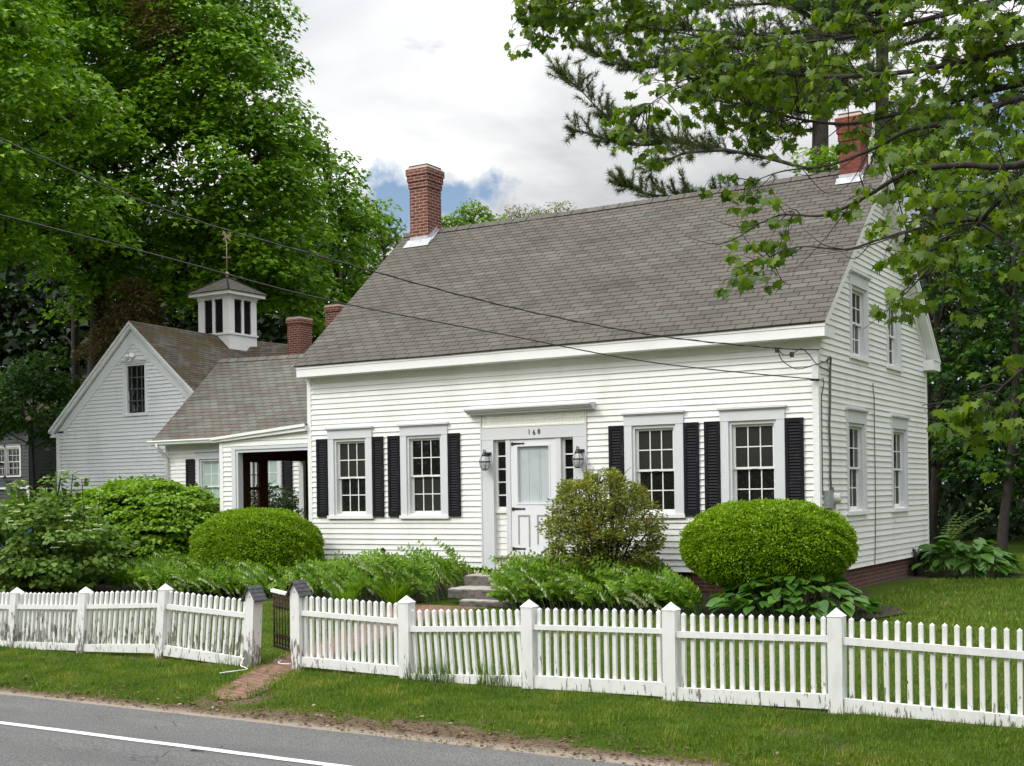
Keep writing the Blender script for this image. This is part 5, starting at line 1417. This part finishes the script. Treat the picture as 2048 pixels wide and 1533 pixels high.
def build_near_maple():
    rs = random.Random(23); nr = np.random.RandomState(23)
    o = thing("maple_tree", "near maple at the right edge whose leafy branches hang across the roof and gable", "tree", (7.4, -6.9, -2.0))
    m = MB()
    m.tube(smooth_pts([(7.4, -6.9, -2.2), (7.35, -6.9, -.5), (7.3, -6.95, 1.5), (7.2, -6.9, 4), (7.4, -6.8, 7)], 5), [.34 - .010 * k for k in range(21)], 10)
    P, A, N, S = [], [], [], []

    def leaf(p, d):
        a = Vector((d.x * .55 + rs.gauss(0, .35), d.y * .55 + rs.gauss(0, .35), -.75 + rs.gauss(0, .30))).normalized()
        st = rs.uniform(.03, .07)
        q = p + Vector((d.x, d.y, -.2)).normalized() * st
        P.append(q); A.append(a); N.append(Vector((d.x + rs.gauss(0, .6), d.y + rs.gauss(0, .6), .55 + rs.gauss(0, .35)))); S.append(rs.uniform(.042, .092))
        if rs.random() < .35: m.tube([p, q], .0022, 3, False)

    def twig(p, d, l, r, lv):
        e = p + d * l
        q = [p, p + d * l * .5 + Vector((rs.gauss(0, .03), rs.gauss(0, .03), .02)), e + Vector((0, 0, -.06 * l))]
        q = smooth_pts(q, 3); m.tube(q, [r * (1 - .1 * k) for k in range(len(q))], 4, False)
        for k in range(lv):
            u = rs.uniform(.25, 1) if k > 4 else rs.uniform(.85, 1)
            i = min(len(q) - 2, int(u * (len(q) - 1))); c = q[i].lerp(q[i + 1], rs.random())
            s = Vector((rs.gauss(0, 1), rs.gauss(0, 1), rs.gauss(0, .4))).normalized(); leaf(c, (d * .5 + s).normalized())

    for bi, b in enumerate(NEAR_BRANCHES):
        pts = smooth_pts([(7.3, -6.92, min(4.5, max(.6, b[0][2] - .6)))] + b, 7); n = len(pts)
        thin = bi in (4, 6)
        r0 = .034 if not thin else .018
        m.tube(pts, [max(.004, r0 * (1 - .95 * i / n)) for i in range(n)], 6)
        L = sum((pts[i + 1] - pts[i]).length for i in range(n - 1))
        # where leafy shoots sit along the limb: (from, to, shoots per metre)
        win = {0: ((.22, .50, 12), (.68, 1, 11)), 1: ((.22, .50, 11), (.90, 1, 6)), 3: ((.26, .66, 5.5), (.80, .90, 6)), 4: ((.22, .56, 5), (.84, .93, 8)), 6: ((.5, 1, 5),), 8: ((.30, 1, 10),)}.get(bi, ((.20, 1, 19),))
        sites = [rs.uniform(a, b) for a, b, dn in win for _ in range(int(L * (b - a) * dn))]
        for t in sites:
            f = t * (n - 1); i = min(n - 2, int(f)); p = pts[i].lerp(pts[i + 1], f - i)
            d = (pts[i + 1] - pts[i]).normalized()
            side = Vector((rs.gauss(0, .8), rs.gauss(0, .8), rs.gauss(-.05, .75))).normalized()
            w = (d * .65 + side * .75).normalized()
            l = rs.uniform(.12, .50) * (.5 if bi in (3, 4) else .8 if bi in (0, 1) else 1.0)
            sub = [p, p + w * l]
            m.tube([p, p.lerp(p + w * l, .5) + Vector((0, 0, .02)), p + w * l], [.006, .0045, .003], 4, False)
            nt = rs.choice((1, 2, 2, 3))
            for q in range(nt):
                s2 = Vector((rs.gauss(0, .7), rs.gauss(0, .7), rs.gauss(-.15, .5))).normalized()
                twig(p + w * l * rs.uniform(.5, 1), (w * .6 + s2 * .7).normalized(), rs.uniform(.08, .24), .0028, rs.choice((4, 6, 8)))
        twig(pts[-1], (pts[-1] - pts[-3]).normalized(), .18, .003, 7)
    for bi in (0, 1, 3, 4, 7, 8):
        b = [Vector(v) for v in NEAR_BRANCHES[bi]]
        for k in range(9):
            i = rs.randint(2, len(b) - 2); p = b[i].lerp(b[i + 1], rs.random()); d = (b[i + 1] - b[i]).normalized()
            w = (d * .8 + Vector((rs.gauss(0, .5), rs.gauss(0, .5), rs.gauss(0, .45)))).normalized(); l = rs.uniform(.25, .7)
            m.tube(smooth_pts([p, p + w * l * .5 + Vector((0, 0, -.05)), p + w * l + Vector((0, 0, rs.uniform(-.05, .12)))], 4), [.0055 * (1 - .09 * q) for q in range(9)], 4, False)
    leaves("crown", [tuple(v) for v in P], np.array([tuple(v) for v in A]), np.array([tuple(v) for v in N]), np.array(S), MAPLE, LEAF_NEAR, o)
    obj("trunk", m, BARK_DK, o)


build_near_maple()


# ------------------------------------------------------------------ shrubs and flower beds
def dome(n, c, r, rs, zmin=-.9, ex=2.2, bump=.075):
    d = sphere_dirs(rs, n, zmin)
    k = (np.abs(d) ** ex).sum(1) ** (-1 / ex)
    k *= 1 + bump * (fbm(d[:, 0] * 5 + 7, d[:, 1] * 5 + d[:, 2] * 6) - .5) * 2
    p = np.array(c) + d * k[:, None] * np.array(r)
    nor = unit(np.sign(d) * np.abs(d * k[:, None]) ** (ex - 1) / np.array(r))
    return p, nor


def core(parent, c, r, mat, name="shade_core", ex=2.4):  # solid dark body standing in for the shade inside a shrub
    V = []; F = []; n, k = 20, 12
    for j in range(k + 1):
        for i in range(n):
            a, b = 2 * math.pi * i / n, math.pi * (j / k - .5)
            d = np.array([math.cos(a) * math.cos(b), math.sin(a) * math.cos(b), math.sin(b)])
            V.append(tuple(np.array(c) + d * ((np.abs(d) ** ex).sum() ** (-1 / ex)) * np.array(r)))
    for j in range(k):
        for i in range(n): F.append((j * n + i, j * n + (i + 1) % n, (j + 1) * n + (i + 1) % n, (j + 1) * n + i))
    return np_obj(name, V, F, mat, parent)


def yew(label, c, r, seed):
    rs = np.random.RandomState(seed); g = float(gz(c[1]))
    o = thing("clipped_yew", label, "shrub", (c[0], c[1], g), "clipped round yews")
    n = 75000
    p, nor = dome(n, c, r, rs, -.93)
    p += nor * (rs.uniform(-.075, .012, (n, 1)) + .05 * (rs.rand(n, 1) < .035) * rs.rand(n, 1))
    hole_ = fbm(p[:, 0] * 7 + 3, p[:, 1] * 7 + p[:, 2] * 8) < .24
    p[hole_] -= nor[hole_] * .06
    t = rs.normal(0, 1, (n, 3))
    A = nor * .75 + t * .55 + [0, 0, .12]; N = nor + rs.normal(0, .6, (n, 3))
    leaves("foliage", p, A, N, rs.uniform(.028, .058, n), (np.array([(0, 0, 0), (.26, .5, .05), (0, 1, 0), (-.26, .5, .05)], float), np.array([(0, 1, 2), (0, 2, 3)])), YEW, o)
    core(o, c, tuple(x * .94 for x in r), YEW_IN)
    m = MB()
    for k in range(6):
        a = k * 1.05; m.tube([(c[0] + .12 * math.cos(a), c[1] + .12 * math.sin(a), g - .1), (c[0] + .6 * r[0] * math.cos(a), c[1] + .6 * r[1] * math.sin(a), c[2] - r[2] * .5)], .035, 6)
    obj("stem", m, BARK_DK, o)


yew("clipped dome-shaped yew in front of the entry porch", (-10.69, -1.12, -.98), (1.42, .88, .74), 1)
yew("clipped broad yew at the front right corner of the farmhouse above the hostas", (-.36, -1.32, -.83), (1.28, .90, .65), 2)


def bush(name, label, c, r, mat, n_cl, cl, per, size, tmpl, seed, stems=9, zmin=-.7, flat=.6, droop=.4, corer=.72, core_mat=None, inner=.25, shell=(.78, 1.05)):
    rs = np.random.RandomState(seed); g = float(gz(c[1]))
    o = thing(name, label, "shrub", (c[0], c[1], g))
    d = sphere_dirs(rs, n_cl, zmin); rad = rs.uniform(*shell, (n_cl, 1)); ni = int(n_cl * inner); rad[:ni] = rs.uniform(.35, .8, (ni, 1))
    C = np.array(c) + d * np.array(r) * rad
    P, A, N, S = [], [], [], []
    for q, dd in zip(C, d):
        s = cl * rs.uniform(.6, 1.4); k = max(5, int(per * (s / cl) ** 2)); gg = sphere_dirs(rs, k, -.4); rr = rs.uniform(.2, 1, (k, 1)) ** .6
        P.append(q + gg * rr * s * [1, 1, flat] + dd * [1, 1, 0] * s * .2); A.append(gg * [1, 1, .2] + dd * .4 - [0, 0, droop] + rs.normal(0, .4, (k, 3)))
        N.append(gg * .4 + dd * .5 + [0, 0, .7] + rs.normal(0, .35, (k, 3))); S.append(rs.uniform(.65, 1.3, k) * size)
    P = np.vstack(P); ok = P[:, 2] > g + .03
    leaves("foliage", P[ok], np.vstack(A)[ok], np.vstack(N)[ok], np.concatenate(S)[ok], tmpl, mat, o)
    m = MB(); rr = random.Random(seed)
    for k in range(stems):
        dd = sphere_dirs(rs, 1, .0)[0]; e = Vector(np.array(c) + dd * np.array(r) * .92); b = Vector((c[0] + rr.uniform(-.15, .15) * r[0] * 2, c[1] + rr.uniform(-.15, .15) * r[1] * 2, g - .05))
        mid = b.lerp(e, .5) + Vector((0, 0, .18 * r[2])); q = smooth_pts([b, mid, e], 4); m.tube(q, [.020 * (1 - .09 * i) + .003 for i in range(len(q))], 5)
        for j in range(4):
            i = rr.randint(3, len(q) - 2); e2 = q[i] + Vector(sphere_dirs(rs, 1, -.1)[0] * np.array(r) * .42); m.tube([q[i], q[i].lerp(e2, .5) + Vector((0, 0, .05)), e2], [.008, .006, .003], 4)
    obj("stems", m, BARK_DK, o)
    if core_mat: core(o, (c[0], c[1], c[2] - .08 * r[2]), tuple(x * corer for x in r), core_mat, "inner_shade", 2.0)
    return o, rs


bush("azalea_bush", "twiggy rounded azalea with olive and reddish leaves beside the front door", (-3.07, -1.35, -.64), (.93, .78, .98), LEAF_AZ, 560, .11, 36, .054, DIAMOND, 3, 30, -.85, .85, .0, inner=.22, shell=(.84, 1.0))
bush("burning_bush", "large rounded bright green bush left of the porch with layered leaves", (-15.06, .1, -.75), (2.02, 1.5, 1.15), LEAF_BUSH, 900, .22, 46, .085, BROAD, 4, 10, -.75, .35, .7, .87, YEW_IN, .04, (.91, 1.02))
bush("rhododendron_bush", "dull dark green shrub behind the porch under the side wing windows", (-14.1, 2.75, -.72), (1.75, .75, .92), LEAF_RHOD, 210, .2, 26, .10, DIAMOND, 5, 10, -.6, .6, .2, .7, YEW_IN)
VB, vrs = bush("viburnum_bush", "loose flowering shrub with flat white flower heads at far left behind the fence", (-14.75, -3.0, -.92), (2.0, 1.05, 1.05), LEAF_VIB, 300, .25, 26, .105, BROAD, 6, 16, -.85, .5, .3, .6, None, .4)


def viburnum_extras():
    rs = np.random.RandomState(8); P, A, N, S = [], [], [], []; FP, FA, FN, FS = [], [], [], []; m = MB()
    for (x, y, z, h) in ((-14.0, -3.1, -.1, .62), (-13.75, -3.0, -.2, .70), (-13.45, -2.9, -.35, .72), (-14.35, -3.1, -.1, .50), (-13.1, -2.9, -.6, .72), (-15.0, -3.2, .0, .35), (-13.9, -3.2, -.1, .5), (-15.5, -3.0, .0, .3)):
        dx = rs.uniform(-.15, .3); q = smooth_pts([(x - dx, y, z - .5), (x, y, z), (x + dx * .7, y, z + h)], 5)
        m.tube(q, .009, 5)
        for p in q[3:]:
            k = 6; g = sphere_dirs(rs, k, -.3); P.append(np.array(p) + g * .06); A.append(g * [1, 1, .3] - [0, 0, .25]); N.append(np.array([0, -.2, 1]) + rs.normal(0, .35, (k, 3))); S.append(rs.uniform(.08, .13, k))
        heads.append(Vector(q[-1]) + Vector((0, 0, .03)))
    leaves("shoot_leaves", np.vstack(P), np.vstack(A), np.vstack(N), np.concatenate(S), BROAD, LEAF_VIB, VB)
    obj("shoots", m, BARK, VB)
    for k in range(26):
        d = sphere_dirs(rs, 1, -.1)[0]; d[1] = -abs(d[1]); heads.append(Vector(np.array((-14.5, -3.0, -.85)) + d * np.array((1.75, 1.05, 1.12))))
    for hd in heads:
        k = 70; a = rs.uniform(0, 6.28, k); r = np.sqrt(rs.rand(k)) * rs.uniform(.045, .085)
        FP.append(np.array(hd) + np.stack([r * np.cos(a), r * np.sin(a), .018 * (1 - (r / .085) ** 2) + rs.normal(0, .004, k)], 1)); FA.append(np.stack([np.cos(a), np.sin(a), a * 0 + .2], 1)); FN.append(np.array([0, -.1, 1]) + rs.normal(0, .3, (k, 3))); FS.append(rs.uniform(.014, .024, k))
    leaves("flower_heads", np.vstack(FP), np.vstack(FA), np.vstack(FN), np.concatenate(FS), BROAD, FLOWER, VB)


heads = []
viburnum_extras()


def seal_bed(name, label, region, n, seed, org):
    """arching stems all leaning towards the light, leaves in two rows, white bells hanging below"""
    rs = np.random.RandomState(seed)
    o = thing(name, label, "flower bed", org); o['kind'] = 'stuff'
    P, A, N, S = [], [], [], []; fP, fA, fN, fS = [], [], [], []; m = MB()
    k = 0
    while k < n:
        x, y, hmul = region(rs)
        g = float(gz(y)); k += 1
        h = rs.uniform(.42, 1.0) ** .7 * hmul
        az = math.radians(rs.normal(195, 26)); dx, dy = math.cos(az), math.sin(az)
        pts = []; rs_b = rs.uniform(50, 86); twist = rs.normal(0, .22, 3)
        for t in np.linspace(0, 1, 15):
            th = math.radians(84 - rs_b * t ** 1.15)
            pts.append((th, t))
        q = [np.array([x, y, g])]
        for th, t in pts[1:]:
            q.append(q[-1] + (h / 11.5) * np.array([dx * math.cos(th), dy * math.cos(th), math.sin(th)]))
        m.tube([tuple(v) for v in q], [.006 - .0003 * i for i in range(15)], 4, False)
        side = np.array([-dy, dx, 0])
        for i in range(4, 15):
            d = unit(q[i] - q[i - 1]); sg = 1 if i % 2 else -1
            n0 = np.array([-.30, -.72, .62]) + twist; sd = unit(np.cross(d, n0))
            for s2 in (sg, -sg) if i > 5 else (sg,):
                up = np.cross(d, side * s2) * s2
                P.append(q[i]); A.append(d * .62 + sd * s2 * .58 + rs.normal(0, .10, 3)); N.append(n0 + rs.normal(0, .22, 3)); S.append(rs.uniform(.075, .115) * (1 - .25 * (i > 11)))
        if rs.rand() < .27:
            for i in range(5, 14):
                for w in range(4):
                    c = q[i] * (1 - w / 4) + q[i + 1] * (w / 4) + np.array([0, -.03, -.010]) + rs.normal(0, .006, 3)
                    fP.append(c); fA.append(np.array([dx * .2, dy * .2, -1.0]) + rs.normal(0, .15, 3)); fN.append(rs.normal(0, 1, 3)); fS.append(rs.uniform(.028, .046))
    leaves("leaves", np.array(P), np.array(A), np.array(N), np.array(S), fan([(0, 0, 0), (.23, .28, .05), (.21, .65, .04), (0, 1, -.06), (-.21, .65, .04), (-.23, .28, .05)]), LEAF_SEAL, o)
    leaves("bell_flowers", np.array(fP), np.array(fA), np.array(fN), np.array(fS), fan([(-.15, 0, 0), (.15, 0, 0), (.24, 1, 0), (-.24, 1, 0)]), FLOWER, o)
    obj("stems", m, STEM, o)


def reg_left(rs):
    x = rs.uniform(-13.2, -5.75); y = rs.uniform(-2.45, -.55)
    if -12.3 < x < -9.1: y = rs.uniform(-2.6, -1.95)
    h = .74 if x < -9.5 else (.72 + .26 * np.clip((x + 8.5) / 2.5, 0, 1))
    if y < -2.1: h *= rs.uniform(.45, .85)
    return x, y, h


def reg_right(rs):
    x = rs.uniform(-4.35, -1.0); y = rs.uniform(-2.45, -.5)
    if x > -1.9: y = rs.uniform(-2.5, -2.1)
    h = .84
    if y < -2.1: h *= rs.uniform(.5, .9)
    return x, y, h


seal_bed("solomons_seal", "bed of arching green stems with white bells left of the granite steps", reg_left, 900, 41, (-9.5, -1.8, -1.78))
seal_bed("solomons_seal", "bed of arching green stems with white bells below the azalea, right of the granite steps", reg_right, 620, 42, (-3.0, -1.6, -1.78))


def hosta(label, c, r, n, seed, size=(.17, .27)):
    rs = np.random.RandomState(seed); g = float(gz(c[1])); o = thing("hosta_clump", label, "plant", (c[0], c[1], g))
    P, A, N, S = [], [], [], []; m = MB()
    for k in range(n):
        a = rs.uniform(0, 2 * np.pi); u = math.sqrt(rs.rand()); d = np.array([math.cos(a), math.sin(a), 0])
        b = np.array([c[0] + d[0] * r[0] * u * .82, c[1] + d[1] * r[1] * u * .82, g])
        top = b + d * r[0] * .16 + np.array([0, 0, r[2] * (1 - .72 * u ** 1.6) * rs.uniform(.8, 1.1)])
        m.tube([tuple(b), tuple((b + top) / 2 + [0, 0, .05]), tuple(top)], [.006, .005, .004], 4, False)
        P.append(top); A.append(d * .95 + [0, 0, -.30 + .25 * (1 - u)] + rs.normal(0, .22, 3)); N.append(np.array([0, 0, 1]) + d * .35 + rs.normal(0, .22, 3)); S.append(rs.uniform(*size))
    tm = fan([(0, 0, .0), (.26, .06, .05), (.37, .34, .07), (.27, .68, .03), (0, 1, -.12), (-.27, .68, .03), (-.37, .34, .07), (-.26, .06, .05)])
    leaves("leaves", np.array(P), np.array(A), np.array(N), np.array(S), tm, LEAF_HOSTA, o); obj("stalks", m, STEM, o)


hosta("broad-leaved hosta clump spreading under the right yew", (.12, -1.75, -1.8), (1.22, .75, .56), 230, 51)
hosta("dark hosta mound at the rear corner of the farmhouse foundation", (.85, 6.1, -1.7), (.95, .9, .72), 170, 52, (.22, .36))


def fern():
    rs = np.random.RandomState(9); o = thing("fern_clump", "yellow-green fern fronds against the rear corner of the gable wall", "plant", (.25, 7.2, -1.7)); P, A, N, S = [], [], [], []; m = MB()
    for k in range(16):
        a = rs.uniform(-1.2, 1.6); d = np.array([math.cos(a), math.sin(a) - .2, 0]); h = rs.uniform(.9, 1.5); q = [np.array([.22, 7.15, -1.7])]
        for i in range(14): th = math.radians(85 - 5.2 * i); q.append(q[-1] + h / 12 * np.array([d[0] * math.cos(th), d[1] * math.cos(th), math.sin(th)]))
        m.tube([tuple(v) for v in q], .005, 4, False); s = np.array([-d[1], d[0], 0])
        for i in range(3, 15):
            for sg in (-1, 1): P.append(q[i]); A.append(s * sg + d * .3); N.append(np.array([0, -.3, 1])); S.append(.22 * (1 - (i - 3) / 13))
    leaves("fronds", np.array(P), np.array(A), np.array(N), np.array(S), DIAMOND, LEAF_FERN, o); obj("stalks", m, STEM, o)


fern()


def tuft(label, c, n, h, seed, mat, spread=.5, w=.035):
    rs = np.random.RandomState(seed); g = float(gz(c[1])); o = thing("grass_tuft", label, "plant", (c[0], c[1], g)); V = []; F = []
    for k in range(n):
        a = rs.uniform(0, 6.28); d = np.array([math.cos(a), math.sin(a), 0]); s = np.array([-d[1], d[0], 0]); b = np.array([c[0], c[1], g]) + d * rs.uniform(0, .12) * (spread * 2); hh = h * rs.uniform(.6, 1.15); i0 = len(V); L = spread * rs.uniform(.3, 1.0)
        for i, t in enumerate((0, .35, .7, 1.0)):
            p = b + d * L * hh * t * t * 1.3 + np.array([0, 0, hh * (t - .55 * L * t * t)]); ww = w * hh * (1 - t) ** .7 * .5
            V += [p - s * ww, p + s * ww]
        for i in range(3): F.append((i0 + 2 * i, i0 + 2 * i + 1, i0 + 2 * i + 3, i0 + 2 * i + 2))
    np_obj("blades", V, F, mat, o)


tuft("daylily clump with arching narrow leaves at the left bed's right end by the steps", (-6.35, -2.5), 150, .62, 61, LEAF_SEAL, .9)
tuft("daylily clump with arching narrow leaves in front of the left bed, further from the steps", (-7.3, -2.65), 120, .5, 62, LEAF_SEAL, .9)


# ------------------------------------------------------------------ grass
def build_grass():
    rs = np.random.RandomState(77)
    V = []
    specs = [((-11, 5.2), (-10.1, -7.6), 170000, .036, .0045), ((-9.5, 7.5), (-7.7, -2.4), 90000, .042, .006), ((.6, 9), (-2.4, 14), 45000, .055, .011), ((-16, -9.0), (-9.9, -7.7), 14000, .05, .008)]
    for (xa, xb), (ya, yb), n, h, w in specs:
        x = rs.uniform(xa, xb, n); y = rs.uniform(ya, yb, n)
        k = rs.rand(n) > np.clip(dirt(x, y) + 1.5 * (fbm(x * 4.1, y * 4.7) - .5) * (dirt(x, y) > .05), 0, 1) ** .8 + .04
        k &= ~((y > -10.2) & (y < -9.75) & (rs.rand(n) < .6))
        pc = np.array(PATH_C); px = np.interp(y, pc[:, 1], pc[:, 0]); pw = np.interp(y, pc[:, 1], pc[:, 2])
        k &= ~((np.abs(x - px) < pw * (rs.uniform(.75, 1.0, n) - .45 * (fbm(x * 3.3, y * 3.3 + 4) > .58))) & (y > -9.7) & (y < -2.3))
        x, y = x[k], y[k]; n = len(x)
        z = gz(y) + np.clip((y + 9.9) / .8, 0, 1) * .035 * (fbm(x * .7, y * .7 + 3) - .5) - .004
        hh = h * rs.uniform(.5, 1.3, n) * (.6 + .9 * fbm(x * 1.3 + 2, y * 1.7))
        a = rs.uniform(0, 6.28, n); l = rs.uniform(.1, .8, n) * hh
        s = np.stack([-np.sin(a), np.cos(a), 0 * a], 1) * (w * rs.uniform(.6, 1.2, n))[:, None]
        b = np.stack([x, y, z], 1); t = b + np.stack([np.cos(a) * l, np.sin(a) * l, hh], 1)
        V.append(np.stack([b - s, b + s, t], 1).reshape(-1, 3))
    V = np.vstack(V); F = np.arange(len(V)).reshape(-1, 3)
    tag(np_obj("grass", V, F, GRASS), "short mown grass of the lawn and the roadside verge", "grass", kind='stuff')
    # longer unmown tufts against the fence, along the brick edges and dotted over the verge
    V = []
    pc = np.array(PATH_C); n = 2600; y = rs.uniform(-9.5, -2.6, n); pw = np.interp(y, pc[:, 1], pc[:, 2]); x = np.interp(y, pc[:, 1], pc[:, 0]) + pw * rs.choice((-1, 1), n) * rs.uniform(.70, 1.12, n)
    c = np.stack([rs.uniform(-11, 5, 260), rs.uniform(-9.75, -8.05, 260)], 1)
    x = np.concatenate([x, np.repeat(c[:, 0], 16) + rs.normal(0, .035, 260 * 16)]); y = np.concatenate([y, np.repeat(c[:, 1], 16) + rs.normal(0, .03, 260 * 16)]); n = len(x)
    z = gz(y) + np.clip((y + 9.9) / .8, 0, 1) * .035 * (fbm(x * .7, y * .7 + 3) - .5); hh = rs.uniform(.03, .085, n); a = rs.uniform(0, 6.28, n); l = rs.uniform(.2, 1.0, n) * hh; s = np.stack([-np.sin(a), np.cos(a), 0 * a], 1) * .006
    b = np.stack([x, y, z], 1); t = b + np.stack([np.cos(a) * l, np.sin(a) * l, hh], 1); V.append(np.stack([b - s, b + s, t], 1).reshape(-1, 3))
    for (xa, xb, n, h) in ((-2.15, -.75, 420, .30), (-10, -4.6, 500, .11), (-3.7, 4.4, 600, .10), (-5.0, -4.5, 60, .22)):
        x = rs.uniform(xa, xb, n); x = x[fbm(x * 3, x * 0 + 8) > .42]; n = len(x); y = rs.uniform(-7.97, -7.80, n); z = gz(y)
        hh = h * rs.uniform(.4, 1.2, n); a = rs.uniform(0, 6.28, n); l = rs.uniform(.1, .6, n) * hh; s = np.stack([-np.sin(a), np.cos(a), 0 * a], 1) * .005
        b = np.stack([x, y, z], 1); t = b + np.stack([np.cos(a) * l, np.sin(a) * l, hh], 1); V.append(np.stack([b - s, b + s, t], 1).reshape(-1, 3))
    V = np.vstack(V)
    tag(np_obj("long_grass", V, np.arange(len(V)).reshape(-1, 3), GRASS), "longer unmown grass growing along the foot of the picket fence", "grass", kind='stuff')


build_grass()


def build_litter():
    rs = np.random.RandomState(5); n = 2600
    x = rs.uniform(-11, 5, n); e = -9.9 - .03 * np.clip(x + 3, 0, 9)
    y = e + np.abs(rs.normal(0, .38, n)) - .04; z = gz(y) + .012
    a = rs.uniform(0, 6.28, n); A = np.stack([np.cos(a), np.sin(a), rs.normal(0, .25, n)], 1); N = np.stack([rs.normal(0, .3, n), rs.normal(0, .3, n), np.ones(n)], 1)
    m = leafmat("dry_litter", [(0, (.035, .02, .012)), (.6, (.11, .065, .035)), (.9, (.22, .15, .09)), (1, (.40, .34, .26))], .1, .9, 0)
    tag(leaves("leaf_litter", np.stack([x, y, z], 1), A, N, rs.uniform(.012, .06, n) ** 1.0, DIAMOND, m), "dry leaves, twigs and bark scattered on the bare earth beside the road", "leaf litter", kind='stuff')


build_litter()
